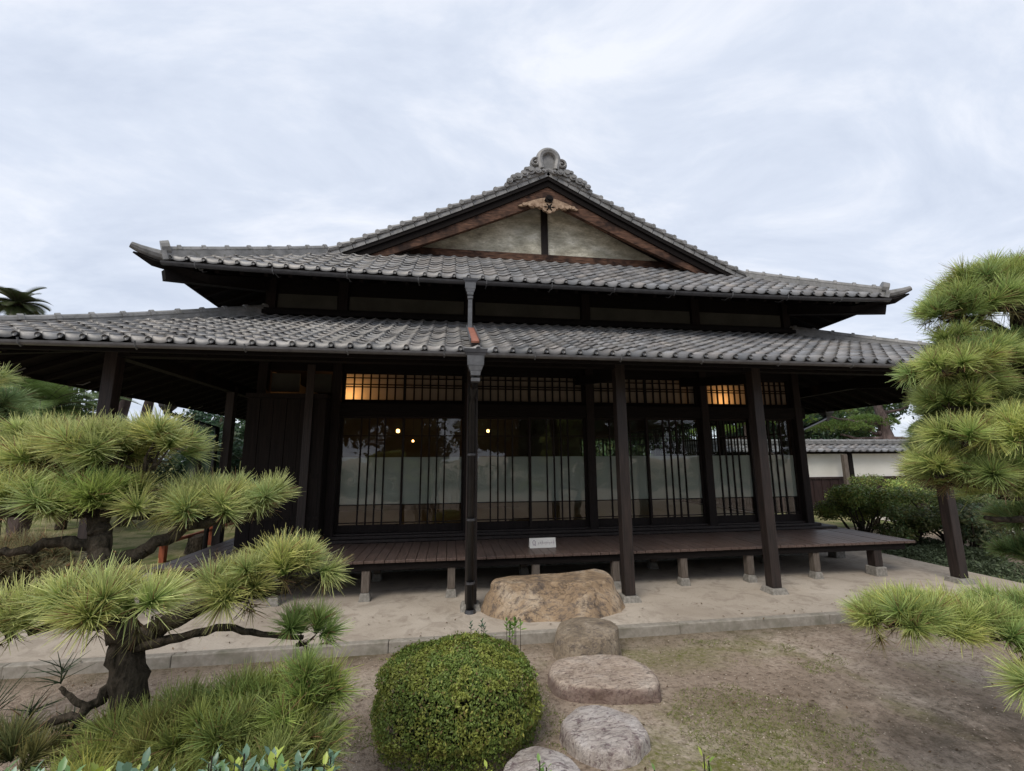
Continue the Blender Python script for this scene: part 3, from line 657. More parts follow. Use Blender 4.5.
# transoms: paper behind a fine lattice
for i, (a, c) in enumerate(zip(PX[:-1], PX[1:])):
    a += .065; c -= .065; mid = (a+c)/2
    t_ = MB()
    for x in (a, mid-.02, c-.04): t_.box(x, x+.04, YF-.02, YF+.02, 2.475, 2.92)
    t_.box(a+.04, c-.04, YF-.018, YF+.018, 2.475, 2.50); t_.box(a+.04, c-.04, YF-.018, YF+.018, 2.895, 2.92)
    o = t_.build('transom', M['wood_x'], house); l = MB()
    for p, q in ((a+.04, mid-.02), (mid+.02, c-.04)):
        n_ = 7
        for k in range(1, n_): x = p+(q-p)*k/n_; l.box(x-.011, x+.011, YF-.012, YF+.010, 2.50, 2.895)
        for z in (2.735, 2.695, 2.835): l.box(p, q, YF-.010, YF+.008, z-.0075, z+.0075)
    l.build('lattice', M['wood_x'], o)
    pp = MB(); pp.add([(a,YF+.022,2.48),(c,YF+.022,2.48),(c,YF+.022,2.92),(a,YF+.022,2.92)], [(0,1,2,3)]); pp.build('paper_screen', M['paper'], o)
# shutter box at the left end, of upright boards
b = MB(); x = XL-.02; x1_ = PX[0]-.07; k = 0
while x < x1_-.02:
    w_ = min(.175, x1_-x); b.box(x, x+w_-.006, YF-.33+.004*(k%2), YF-.30, .47, 2.46); x += w_; k += 1
b.box(XL-.02, x1_, YF-.295, YF-.05, .46, 2.45); b.box(XL-.04, x1_+.0, YF-.35, YF-.06, 2.465, 2.53); b.box(XL-.03, x1_, YF-.345, YF-.335, 1.35, 1.42); b.box(XL-.03, x1_, YF-.345, YF-.335, .80, .84)
b.build('shutter_box', M['board'], house)
b = MB(); b.box(-2.03, -1.92, YF-.37, YF-.352, .47, 2.95); b.build('wall_post', M['post_wood'], house, bevel=.004)
b = MB(); b.box(XL+.15, XL+.55, YF-.012, YF-.003, 2.60, 2.88); b.box(XL+.68, XL+1.0, YF-.012, YF-.003, 2.60, 2.88); b.build('wall_panel', M['plaster'], house)
# side and back walls, floor, ceiling (a real room behind the glass)
b = MB(); b.box(XL, XL+.08, YF+.1, YB, .1, 3.0); b.box(XL+.08, 4.4, YB-.08, YB, .1, 3.0); b.box(4.4, XR, YB-.08, YB, 2.25, 3.0); b.box(4.4, XR, YB-.08, YB, .1, .5)
b.box(XR-.08, XR, YF+.16, YB-.08, 2.45, 3.0); b.build('wall', M['room'], house)
b = MB(); b.box(XL+.08, XR-.08, YF+.165, YB-.08, .40, .50); b.build('room_floor', M['tatami'], house)
b = MB(); b.box(XL+.08, XR-.08, YF+.165, YB-.08, 2.955, 2.99); b.build('room_ceiling', M['ceiling'], house)
b = MB(); b.box(XL+.3, 1.6, 10.2, 10.28, .5, 2.95); b.build('room_partition', M['room'], house)
for k, y in enumerate(np.arange(YF+.3, YB-.4, 1.85)):        # glazed doors along the right side and the back
    y2 = min(y+1.85, YB-.1); d = MB(); d.box(XR-.07, XR-.01, y-.05, y+.05, .5, 2.45)
    for yy in np.arange(y+.05, y2-.06, .105): d.box(XR-.05, XR-.03, yy-.010, yy+.010, .60, 2.45)
    for z in (.55, .95, 1.30, 1.66, 2.02, 2.42): d.box(XR-.052, XR-.028, y+.05, y2-.05, z-.015, z+.015)
    d.build('side_lattice_door', M['wood_z'], house)
d = MB()
for x in np.arange(4.4, XR-.1, .78): d.box(x, x+.05, YB-.06, YB-.01, .5, 2.25)
for x in np.arange(4.4, XR-.1, .13): d.box(x, x+.02, YB-.05, YB-.03, .5, 2.25)
for z in (.55, 1.0, 1.64, 2.22): d.box(4.4, XR-.1, YB-.055, YB-.025, z-.02, z+.02)
d.build('back_lattice_door', M['wood_z'], house)
# foundation under the house
b = MB(); b.box(XL, XR, YF+.02, YB, -.05, .15); b.build('foundation', M['stone'], house)
b = MB(); b.box(XL, XR, YF, YB, .152, .40); b.box(XL, XR, YF-.03, YF-.003, .36, .448); b.build('wall', M['board'], house)
# --- deck
DL, DR, DF = -3.20, 6.42, 5.46
b = MB(); x = DL; w_ = .118
while x < DR-.02:
    ye = YF-.225 if XL-.05 < x < XR+.30 else YB
    if XL-.1 < x+w_ and x < XL+.0: ye = YB if x+w_ < XL-.02 else YF-.225
    b.box(x+.003, min(x+w_, DR)-.003, DF+random.uniform(-.004,.004), ye, .418, .45+random.uniform(-.002,.002)); x += w_
deck = b.build('deck', M['deck'], house, bevel=.003)
b = MB(); b.box(DL+.03, DR-.14, DF+.035, DF+.115, .335, .417); b.box(DL+.03, DR-.14, DF+.60, DF+.68, .335, .417); b.box(DL+.03, DL+.11, DF+.12, YB, .335, .417); b.box(DR-.22, DR-.14, DF+.69, YB, .335, .417)
b.box(DL+.1, DR-.6, DF+.93, DF+.96, .13, .38); b.build('deck_beam', M['wood_x'], house)
for x, y in [(-3.08,5.56),(-1.92,5.55),(-.936,5.55),(.047,5.55),(1.07,5.55),(2.09,5.55),(3.0,5.55),(3.93,5.55),(4.90,5.55)] + [(-.936,6.42),(1.07,6.42),(3.0,6.42),(4.85,6.42)]:
    b = MB(); b.box(x-.045, x+.045, y-.045, y+.045, .09, .335 if y < 6 else .417); o = b.build('deck_leg', M['grey_wood'], house, bevel=.005)
    b = MB(); frustum(b, (x, y), .135,.135,.105,.105, -.01, .088); b.build('stone_base', M['stone'], o, bevel=.01)
for x, y in [(5.84,5.56),(6.24,6.6),(6.24,8.2),(6.24,10),(-3.1,7.2),(-3.1,9)]:
    b = MB(); b.box(x-.06, x+.06, y-.06, y+.06, .12, .335); o = b.build('deck_leg', M['post_wood'], house, bevel=.006)
    b = MB(); b.box(x-.085, x+.085, y-.085, y+.085, -.01, .118); b.build('stone_base', M['stone'], o, bevel=.012)
# --- veranda posts and eave beam
VP = [(-3.55,5.08),(.255,5.08),(2.062,5.08),(3.90,5.08),(6.545,5.08),(-3.55,7.65),(6.545,7.65),(-3.55,10.4),(6.545,10.4),(-3.55,13.2),(6.545,13.2)]
for x, y in VP:
    h_ = .062; b = MB(); b.box(x-h_, x+h_, y-h_, y+h_, .062, 2.80); o = b.build('veranda_post', M['post_wood'], house, bevel=.007)
    b = MB(); frustum(b, (x, y), .24,.24,.185,.185, -.02, .06); b.build('stone_base', M['stone'], o, bevel=.01)
b = MB(); b.box(-3.62, 6.62, 5.02, 5.14, 2.70, 2.86); b.box(-3.61, -3.49, 5.14, 15.9, 2.70, 2.86); b.box(6.485, 6.605, 5.14, 15.9, 2.70, 2.86); b.box(-3.62, 6.62, 15.9, 16.02, 2.70, 2.86)
for x, y in VP[1:5]: b.beam((x, 5.14, 2.62), (x, YF, 2.85), .09, .13)
b.build('eave_beam', M['wood_x'], house)
# fascia name card on the deck
card = empty('notice_card', (1.225, 5.86, .45), 'small white paper notice with faint handwriting standing on the deck edge above the big stone', 'sign')
b = MB(); b.add([(1.055,5.84,.452),(1.405,5.84,.452),(1.405,5.87,.572),(1.055,5.87,.572),(1.055,5.844,.452),(1.405,5.844,.452),(1.405,5.874,.572),(1.055,5.874,.572)], [(0,1,2,3),(7,6,5,4),(0,4,5,1),(3,2,6,7),(0,3,7,4),(1,5,6,2)])
b.add([(1.055,5.877,.572),(1.405,5.877,.572),(1.405,5.93,.452),(1.055,5.93,.452)], [(0,1,2,3)])
b.build('card', noise_mat('white card', (.70,.69,.66), (.78,.77,.74), 5, .7, .2, bstr=0), card)
b = MB()
def cp(u, v): return Vector((1.055+.35*u, 5.84+.03*v-.003, .452+.12*v))
def stroke(pts, r=.0022): b.tube([cp(*p) for p in pts], r, 5)
stroke([(.14,.30),(.12,.62),(.17,.80),(.22,.66),(.21,.30),(.23,.22)], .004); stroke([(.14,.35),(.17,.28),(.20,.42)], .003)
for k, x in enumerate(np.linspace(.32, .90, 9)):
    stroke([(x,.30+.1*(k%2)),(x+.02,.55+.1*(k%3)),(x+.035,.42)], .0016); stroke([(x-.01,.5),(x+.04,.52+.05*(k%2))], .0015)
b.build('handwriting', noise_mat('grey violet ink', (.30,.24,.30), (.42,.36,.42), 9, .7, .2, bstr=0), card)
# lamps in the room
def pendant(x, y, z, label, r=.036, e_=6):
    o = empty('hanging_lamp', (x, y, z), label, 'lamp', 'lamps hanging inside the room')
    b = MB(); b.tube([(x,y,z+.09),(x,y,2.95)], .006, 5); b.build('cord', M['pipe'], o)
    b = MB(); b.tube([(x,y,z-r),(x,y,z-r*.6),(x,y,z+r*.6),(x,y,z+r)], [r*.6,r,r,r*.5], 10); b.build('lamp_shade', M['bulb'], o)
    b = MB(); b.tube([(x,y,z+r+.002),(x,y,z+r+.035)], [r*.9,.012], 10); b.build('lamp_cap', M['metal'], o)
pendant(-1.032, 9, 2.166, 'small warm lit lamp seen through the glass of the first door from the left')
pendant(-.731, 9, 1.966, 'lowest and faintest of the warm lamps seen through the second glass door from the left', .022)
pendant(.779, 9, 2.171, 'warm lit lamp seen through the glass just right of the black downpipe', .03)
for x, lb, pw in ((-1.50, 'warm wall light glowing behind the leftmost paper transom', 6), (4.62, 'warm wall light glowing behind the paper transom left of the right hand post', 5)):
    o = empty('wall_lamp', (x, YF+.2, 2.46), lb, 'lamp', 'lights glowing behind the transom paper')
    b = MB(); b.box(x-.05, x+.05, YF+.145, YF+.26, 2.44, 2.455); b.build('bracket', M['wood_x'], o)
    b = MB(); b.tube([(x,YF+.20,2.456),(x,YF+.20,2.53)], .028, 10); b.build('lamp_shade', M['bulb'], o)
    ld = bpy.data.lights.new('lamp_light', 'POINT'); ld.energy = pw; ld.color = (1,.50,.17); ld.shadow_soft_size = .03
    lo = bpy.data.objects.new('lamp_light', ld); C.objects.link(lo); lo.parent = o; lo.location = (0, .0, .10)

# ------------------------------------------------------------------ stones
def slab(outline, zt, zb, mat, rnd=.35, rough=.02, seed=0, name='stepping_stone', base=None, dome=.02):
    """stone traced in plan: rings from the centre of the top, over a rounded edge, down into the ground"""
    n = 48; P = [Vector((x, y, 0)) for x, y in outline]; k = len(P)
    def smooth(Q):
        Q2 = []
        for i in range(n):
            t = i/n*len(Q); a = int(t); f = t-a; p0, p1, p2, p3 = (Q[(a+j-1) % len(Q)] for j in range(4))
            Q2.append(.5*((2*p1) + (p2-p0)*f + (2*p0-5*p1+4*p2-p3)*f*f + (3*p1-p0-3*p2+p3)*f**3))
        return Q2
    T = smooth(P); c = sum(T, Vector())/n
    Bs = smooth([Vector((x, y, 0)) for x, y in base]) if base else [c + (p-c)*1.03 for p in T]
    H = zt-zb; rings = []
    for r in np.linspace(.06, .90, 9): rings.append([(p.x, p.y, zt + dome*(1-r*r)) for p in [c+(q-c)*r for q in T]])
    for a in np.linspace(.12, 1, 6): 
        rr = .90 + .10*math.sin(a*math.pi/2); dz = rnd*H*(1-math.cos(a*math.pi/2)); rings.append([(p.x, p.y, zt-dz+dome*.15*(1-a)) for p in [c+(q-c)*rr for q in T]])
    for a in np.linspace(.12, 1, 7):
        rings.append([((1-a)*t.x+a*b_.x + .05*H*math.sin(a*math.pi)*(t.x-c.x), (1-a)*t.y+a*b_.y + .05*H*math.sin(a*math.pi)*(t.y-c.y), (zt-rnd*H)*(1-a)+zb*a) for t, b_ in zip(T, Bs)])
    V = [Vector((c.x, c.y, zt+dome))] + [Vector(v) for r in rings for v in r]; o = []
    for v in V:
        q = v*3 + Vector((seed*7.3, 0, 0)); w_ = v*11 + Vector((0, seed*3.1, 0))
        d = Vector((noise.noise(q), noise.noise(q+Vector((9,0,0))), noise.noise(q+Vector((0,9,0)))))*rough + Vector((noise.noise(w_), noise.noise(w_+Vector((5,0,0))), noise.noise(w_+Vector((0,5,0)))))*rough*.55
        if v.z > zt-.01: d.z *= .6
        o.append(v+d)
    F = [(0, 1+i, 1+(i+1) % n) for i in range(n)]
    for r in range(len(rings)-1):
        for i in range(n): i2 = (i+1) % n; F.append((1+r*n+i, 1+(r+1)*n+i, 1+(r+1)*n+i2, 1+r*n+i2))
    b = MB(); b.add(o, F); ob = b.build(name, mat, smooth=True); ss = ob.modifiers.new('sub', 'SUBSURF'); ss.levels = 1; ss.render_levels = 2; return ob
o = slab([(.50,4.90),(.56,5.12),(1.10,5.18),(1.74,5.16),(1.84,5.00),(1.72,4.80),(1.36,4.70),(1.05,4.80),(.70,4.74)], .315, -.04, M['rock_gold'], .22, .040, 3, 'shoe_stone',
         [(.36,4.92),(.44,5.14),(1.10,5.28),(1.86,5.22),(1.96,4.98),(1.80,4.68),(1.36,4.48),(1.05,4.50),(.66,4.60)], .0)
tag(o, 'big golden brown boulder used as a step in front of the deck', 'stone')
o = slab([(.93,4.02),(1.02,4.22),(1.26,4.30),(1.50,4.20),(1.53,4.00),(1.40,3.86),(1.16,3.82),(.99,3.88)], .11, GZ-.05, M['rock_grey'], .95, .022, 5, dome=.05)
tag(o, 'rounded grey brown stone right below the big golden boulder, overlapping the kerb', 'stone')
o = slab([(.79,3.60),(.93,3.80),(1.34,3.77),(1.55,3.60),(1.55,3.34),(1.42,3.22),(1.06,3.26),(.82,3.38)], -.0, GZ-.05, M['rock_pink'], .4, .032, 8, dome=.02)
tag(o, 'wide flat pinkish stepping stone between the round stone and the oval one', 'stone')
o = slab([(.71,2.92),(.84,3.07),(1.01,3.05),(1.17,2.88),(1.19,2.72),(1.00,2.60),(.84,2.62),(.73,2.76)], -.0, GZ-.05, M['rock_pale'], .4, .028, 11, dome=.025)
tag(o, 'oval pale purple stepping stone right of the clipped round bush', 'stone')
o = slab([(.27,2.50),(.37,2.65),(.54,2.70),(.68,2.60),(.70,2.44),(.56,2.32),(.37,2.34)], -.0, GZ-.05, M['rock_pale'], .4, .028, 14, dome=.025)
tag(o, 'pale stepping stone at the bottom edge of the photo, nearest the camera', 'stone')

# ------------------------------------------------------------------ vegetation
def unit(v): return v/np.maximum(np.linalg.norm(v, axis=-1, keepdims=True), 1e-9)
def needles(cen, axes, per, length, width, cone, c_base, c_tip, droop=.22, shoot=.055, brown=.05):
    n = len(cen); N_ = n*per; cen = np.repeat(cen, per, 0); ax = np.repeat(unit(axes), per, 0)
    th = cone*np.sqrt(rng.random(N_))*(.85+.3*rng.random(N_)); r = unit(rng.normal(size=(N_,3))); pr = unit(r - ax*np.sum(r*ax, 1, keepdims=True))
    d = ax*np.cos(th)[:,None] + pr*np.sin(th)[:,None]
    dn = (d[:,2] < -.25) & (rng.random(N_) < .75) & (ax[:,2] > .1); d[dn,2] *= -.5; d = unit(d)
    Ln = (length*np.repeat(.78+.34*rng.random(n), per)*(.55+.55*rng.random(N_)))[:,None]
    p0 = cen + ax*(rng.random((N_,1))*shoot); sd = unit(np.cross(d, rng.normal(size=(N_,3))))*(width/2)
    dr = np.array([0,0,-1.])*Ln*droop*(np.abs(d[:,:1])+np.abs(d[:,1:2]))*.5*rng.random((N_,1))
    p1 = p0 + d*Ln*.5 + dr*.3; p2 = p0 + d*Ln + dr
    V = np.stack([p0-sd, p0+sd, p1+sd*.9, p1-sd*.9, p2+sd*.3, p2-sd*.3], 1).reshape(-1,3)
    b = np.arange(N_)[:,None]*6; F = np.concatenate([b+[0,1,2,3], b+[3,2,4,5]], 0)
    g = (.7+.6*rng.random((N_,1)))*np.repeat(.8+.4*rng.random((n,1)), per, 0); cb = np.array(c_base)*g; ct = np.array(c_tip)*g
    hue = np.repeat(rng.normal(0,.06,(n,1)), per, 0); ct = ct*np.c_[1+hue, np.ones(N_), 1-hue]; 
    br = rng.random(N_) < brown; cb[br] = (.16,.09,.05); ct[br] = np.array((.34,.20,.11))*g[br]
    Cc = np.stack([cb, cb, (cb+ct)/2, (cb+ct)/2, ct, ct], 1).reshape(-1,3); return V, F, Cc
def pad(parent, c, rx, rz, ry=None, dens=1.0, length=.118, width=.0031, c_base=(.15,.25,.055), c_tip=(.64,.66,.27), per=200, cone=1.2, name='foliage_pad', brown=.05, tilt=.0, twigs=True):
    """cloud pruned pad: shoots spread over a low dome, a spray of needles on each"""
    ry = ry or rx*.8; rz *= 1.0; ax_ = max(rx-length*.62, .03); ay_ = max(ry-length*.62, .03); hz = max(rz*2-length*1.25, .02)
    n = max(5, int(dens*ax_*ay_*math.pi/.0021)); a = rng.random(n)*2*np.pi; q = np.sqrt(rng.random(n))
    lump = 1+.22*np.sin(a*3+rng.random()*6)+.10*np.sin(a*5+rng.random()*6); x = ax_*q*np.cos(a)*lump; y = ay_*q*np.sin(a)*lump
    z = -rz*.55 + hz*np.sqrt(np.clip(1-q*q, 0, 1)) + rng.normal(0, .012, n) + tilt*x
    P = np.c_[x+c[0], y+c[1], z+c[2]]; out = np.c_[x/ax_, y/ay_, np.zeros(n)]
    A = out*1.15*(q[:,None]**1.5) + np.array([0,0,1.])*(1.05-.72*q[:,None]) + rng.normal(0,.30,(n,3))
    V, F, Cc = needles(P, A, per, length, width, cone, c_base, c_tip, brown=brown)
    # old brown needles under the pad
    m_ = max(2, n//6); k = rng.integers(0, n, m_); P2 = P[k] - [0,0,.035]; A2 = out[k]*.9 + rng.normal(0,.4,(m_,3)) - [0,0,.3]
    V2, F2, C2 = needles(P2, A2, 30, length*.7, width, 1.3, (.07,.06,.025), (.26,.24,.10), brown=.15)
    o = npmesh(name, np.r_[V, V2], np.r_[F, F2+len(V)], M['needle'], parent, np.r_[Cc, C2])
    if twigs:
        b = MB(); root = Vector((c[0], c[1], c[2]-rz*.75))
        for i in range(0, n, 3):
            p = Vector(P[i]); mid = root.lerp(p, .55) + Vector((random.uniform(-.02,.02), random.uniform(-.02,.02), -.02)); b.tube([root + Vector((random.uniform(-.5,.5)*ax_, 0, 0))*.6, mid, p], [.009,.006,.003], 5)
        b.build('twigs', M['bark'], o)
    return o
def limb(b, pts, r0, r1, wob=.012, k=4, seg=9):
    pts = [Vector(p) for p in pts]; o = []
    for a, c in zip(pts[:-1], pts[1:]):
        for i in range(k): o.append(a.lerp(c, i/k) + Vector([random.uniform(-wob, wob) for _ in range(3)]))
    o.append(pts[-1]); n = len(o); v0 = len(b.v); b.tube(o, [r0+(r1-r0)*i/(n-1)+random.uniform(-.08,.12)*r0*(1-i/n) for i in range(n)], seg)
    if r0 > .03:                                # knobbly bark
        for i in range(v0, len(b.v)):
            p = Vector(b.v[i]); c = o[(i-v0)//seg]; f_ = 1 + .30*noise.noise(p*(1.4/r0)) + .14*noise.noise(p*(4/r0)); b.v[i] = tuple(c + (p-c)*f_)

# --- left pine
lp = empty('pine_tree', (-1.2, 2.0, GZ), 'cloud pruned pine with layered yellow green needle pads in the left foreground', 'tree', 'cloud pruned pines')
b = MB()
limb(b, [(-1.16,2.02,GZ-.05),(-1.17,2.0,.4),(-1.18,2.0,.75),(-1.22,2.0,.92),(-1.27,2.0,1.05),(-1.36,2.02,1.24),(-1.40,2.05,1.36),(-1.44,2.1,1.48)], .068, .030, .012, 7, 16)
limb(b, [(-1.20,2.0,.92),(-1.10,1.99,.97),(-1.0,2.02,1.02),(-.86,2.06,1.04),(-.70,2.08,1.08)], .042, .016)
limb(b, [(-1.17,1.98,.90),(-1.02,2.0,.925),(-.88,2.04,.94),(-.76,2.08,.89),(-.60,2.1,.86)], .019, .009, .006)
limb(b, [(-1.36,2.02,1.22),(-1.30,2.04,1.20),(-1.22,2.08,1.25),(-1.12,2.12,1.31),(-1.0,2.2,1.34),(-.82,2.28,1.37)], .035, .013)
limb(b, [(-1.38,2.02,1.27),(-1.49,2.0,1.30),(-1.60,1.98,1.27),(-1.75,1.98,1.25)], .024, .012)
limb(b, [(-1.40,2.05,1.38),(-1.33,2.08,1.46),(-1.35,2.1,1.54)], .026, .014); limb(b, [(-1.42,2.08,1.42),(-1.52,2.12,1.50),(-1.66,2.18,1.54)], .026, .012)
limb(b, [(-1.24,2.0,1.0),(-1.22,1.85,1.04),(-1.15,1.74,1.10)], .03, .012); limb(b, [(-1.22,1.84,1.04),(-1.30,1.75,1.06),(-1.42,1.70,1.09)], .02, .01)
limb(b, [(-1.17,1.98,.55),(-1.05,1.94,.60),(-.92,1.92,.62),(-.75,1.92,.60),(-.58,1.92,.58)], .035, .012)
limb(b, [(-1.19,2.0,.84),(-1.24,1.98,.76),(-1.30,1.95,.70),(-1.42,1.92,.68),(-1.55,1.9,.66)], .024, .008)
limb(b, [(-1.28,1.95,.71),(-1.36,1.96,.76),(-1.39,1.96,.79)], .012, .006, .004)
b.build('trunk', M['bark'], lp, smooth=True)
for c, rx, rz, kw in [((-1.76,2.2,1.62),.26,.14,{}),((-1.50,2.12,1.64),.24,.13,{}),((-1.30,2.1,1.655),.215,.125,{}),
    ((-1.66,2.0,1.47),.22,.10,{}),((-1.42,2.05,1.46),.18,.10,{'c_tip':(0.504,0.6,0.184)}),((-1.28,2.1,1.44),.17,.10,{}),((-1.07,2.25,1.42),.26,.095,{}),((-.88,2.3,1.42),.165,.105,{}),
    ((-1.10,1.7,1.16),.22,.085,{'length':.118}),((-1.38,1.7,1.12),.15,.075,{'length':.118}),((-.88,2.06,1.10),.18,.09,{}),((-.72,2.1,1.13),.235,.115,{'tilt':.12}),
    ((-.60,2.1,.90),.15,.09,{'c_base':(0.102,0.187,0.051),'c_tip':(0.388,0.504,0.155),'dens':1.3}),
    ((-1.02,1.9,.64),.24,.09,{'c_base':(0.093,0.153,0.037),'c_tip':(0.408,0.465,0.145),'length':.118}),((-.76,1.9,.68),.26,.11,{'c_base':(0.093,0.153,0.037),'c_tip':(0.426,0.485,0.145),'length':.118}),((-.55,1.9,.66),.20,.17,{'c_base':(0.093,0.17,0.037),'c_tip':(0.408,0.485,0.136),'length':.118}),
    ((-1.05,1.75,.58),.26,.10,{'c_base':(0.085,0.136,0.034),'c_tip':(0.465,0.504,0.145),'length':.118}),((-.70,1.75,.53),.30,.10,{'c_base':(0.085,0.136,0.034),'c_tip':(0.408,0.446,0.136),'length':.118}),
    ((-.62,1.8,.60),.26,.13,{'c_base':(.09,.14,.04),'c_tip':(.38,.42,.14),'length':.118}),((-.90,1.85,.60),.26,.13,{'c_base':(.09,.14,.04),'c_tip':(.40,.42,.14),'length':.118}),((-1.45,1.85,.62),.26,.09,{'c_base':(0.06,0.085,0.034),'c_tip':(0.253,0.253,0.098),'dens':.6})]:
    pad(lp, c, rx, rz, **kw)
# dark thin sprays at the left of the trunk
P = np.array([(-1.39,1.96,.80),(-1.55,1.92,.72),(-1.47,1.95,.68),(-1.60,1.92,.64),(-1.34,1.96,.62)]); A = np.array([(0,0,1.),(-.4,0,1),(.1,0,1),(-.6,0,.7),(.3,0,1)])
V, F, Cc = needles(P, A, 26, .11, .004, 1.3, (.03,.05,.025), (.07,.10,.05)); npmesh('foliage_spray', V, F, M['needle'], lp, Cc)
# --- second pine at the left edge, farther back
lp2 = empty('pine_tree', (-3.1, 3.25, GZ), 'darker pine behind the left foreground one, cut off by the left edge', 'tree', 'cloud pruned pines')
b = MB(); limb(b, [(-3.1,3.25,GZ-.05),(-3.15,3.25,.9),(-3.05,3.25,1.5),(-3.0,3.1,2.1)], .09, .03); limb(b, [(-3.12,3.25,.7),(-2.8,3.2,.85),(-2.55,3.2,.9)], .03, .012); limb(b, [(-3.05,3.25,1.6),(-2.8,3.2,1.82)], .03, .012); b.build('trunk', M['bark'], lp2, smooth=True)
for c, rx, rz, kw in [((-2.90,3.0,2.09),.20,.14,{}),((-2.92,3.2,1.93),.22,.14,{'c_tip':(0.33,0.446,0.194),'c_base':(0.085,0.153,0.051)}),((-2.58,3.2,.95),.30,.17,{'c_tip':(0.33,0.31,0.165),'c_base':(0.085,0.102,0.051),'brown':.2}),((-3.0,3.1,1.0),.3,.15,{'c_tip':(0.33,0.31,0.165),'c_base':(0.085,0.102,0.051),'brown':.2})]:
    pad(lp2, c, rx, rz, per=150, **kw)
# --- right pine
rp = empty('pine_tree', (3.35, 2.0, GZ), 'cloud pruned pine reaching in from the right edge with bright needle sprays', 'tree', 'cloud pruned pines')
b = MB(); limb(b, [(3.45,2.0,GZ-.05),(3.40,2.0,.8),(3.50,2.1,1.4),(3.42,2.05,2.0),(3.3,2.0,2.5)], .11, .04)
limb(b, [(3.42,2.05,2.05),(3.15,2.0,2.18),(2.95,2.0,2.20),(2.72,2.0,2.19)], .035, .012); limb(b, [(3.4,2.05,2.2),(3.1,2.02,2.36),(2.85,2.0,2.34)], .03, .012); limb(b, [(3.42,2.05,2.0),(3.1,2.0,2.02),(2.8,2.0,2.08),(2.65,2.0,2.06)], .035, .012)
limb(b, [(3.48,2.1,1.5),(3.1,2.0,1.55),(2.8,1.98,1.56)], .035, .014); limb(b, [(3.42,2.0,1.1),(3.1,2.0,1.25),(2.8,2.0,1.28)], .03, .012); limb(b, [(3.4,2.0,.75),(2.9,1.9,.80),(2.5,1.85,.84),(2.1,1.9,.86)], .035, .012)
limb(b, [(3.4,2.0,.6),(2.8,1.7,.65),(2.35,1.5,.70)], .02, .01); b.build('trunk', M['bark'], rp, smooth=True)
G1 = {'c_tip':(0.50,0.58,0.20),'c_base':(0.11,0.20,0.05)}; Y1 = {'c_tip':(0.62,0.66,0.23),'c_base':(0.13,0.23,0.05)}
for c, rx, rz, kw in [((3.22,2.0,2.56),.34,.20,G1),((2.98,2.0,2.46),.25,.16,G1),((2.82,2.0,2.42),.18,.10,{**G1,'dens':.55}),((2.76,2.0,2.24),.13,.07,{**G1,'dens':.6}),
    ((3.18,2.1,2.24),.30,.11,{'c_tip':(0.271,0.388,0.116),'c_base':(0.068,0.119,0.034)}),((2.92,2.0,2.16),.28,.11,G1),((2.68,1.95,2.10),.21,.10,Y1),((2.74,2.0,1.92),.18,.10,G1),((3.20,2.0,2.15),.26,.12,G1),
    ((3.30,2.2,1.95),.34,.14,{'c_tip':(0.31,0.388,0.136),'c_base':(0.068,0.119,0.034)}),((3.0,2.15,1.88),.24,.12,{'c_tip':(0.388,0.465,0.155),'c_base':(0.085,0.136,0.043)}),
    ((2.62,1.9,1.73),.18,.12,{**Y1,'length':.128}),((2.88,1.8,1.73),.22,.15,{**Y1,'length':.128}),((2.85,2.0,1.55),.30,.12,{**G1}),((2.62,2.05,1.56),.20,.12,{**Y1}),
    ((3.06,2.05,1.44),.24,.12,{**Y1,'length':.128}),((2.84,2.1,1.50),.20,.10,{**Y1}),((3.22,2.3,1.62),.38,.3,{'c_tip':(0.33,0.426,0.155),'c_base':(0.068,0.136,0.043)}),((3.66,2.3,1.22),.3,.15,{'c_tip':(0.33,0.426,0.155),'c_base':(0.068,0.136,0.043)}),
    ((2.10,1.9,.88),.20,.075,G1),((3.12,2.15,2.02),.30,.13,G1),((2.80,1.98,2.02),.20,.10,G1),((2.14,1.92,.87),.20,.085,Y1),((2.28,1.88,.86),.22,.10,Y1),((2.48,1.85,.85),.24,.11,G1),((2.70,1.85,.86),.22,.13,G1),((2.50,1.75,.80),.14,.07,G1),
    ((3.82,2.4,1.0),.28,.14,{'c_tip':(0.271,0.388,0.136),'c_base':(0.068,0.119,0.034)}),((2.27,1.5,.76),.15,.08,{**Y1,'length':.128})]:
    pad(rp, c, rx, rz*.78, **kw)

# --- clouds of leaves
def leafcloud(cen, rad, n, size, col, shell=.55, asp=.45, upb=0.0):
    """leaf faces through the volume of ellipsoids; cen (k,3), rad (k,3)"""
    cen = np.asarray(cen, float); rad = np.asarray(rad, float); k = len(cen); vol = rad.prod(1)**(2/3); idx = rng.choice(k, n, p=vol/vol.sum())
    d = unit(rng.normal(size=(n,3))); r = shell + (1-shell)*rng.random((n,1))**.6; bumpy = 1 + .10*np.sin(d[:,:1]*9+idx[:,None]) + .08*np.sin(d[:,1:2]*13+idx[:,None]*2) + .06*np.sin(d[:,2:]*17)
    p = cen[idx] + d*rad[idx]*r*bumpy; nrm = unit(d*.8 + rng.normal(size=(n,3))*.8 + [0,0,upb]); u = unit(np.cross(nrm, rng.normal(size=(n,3)))); v = np.cross(nrm, u)
    s = size*(.6+.8*rng.random((n,1)))
    V = np.stack([p-u*s, p+v*s*asp, p+u*s, p-v*s*asp], 1).reshape(-1,3); b = np.arange(n)[:,None]*4; F = b+[0,1,2,3]
    cc = np.array(col)*(.55+.9*rng.random((n,1)))*np.repeat(1,n)[:,None]*(1+.25*rng.normal(size=k))[idx][:,None].clip(.5,1.5); cc = cc*np.c_[1+.15*rng.normal(size=n), np.ones(n), 1+.1*rng.normal(size=n)]
    return V, F, np.repeat(np.clip(cc, .004, 1), 4, 0)
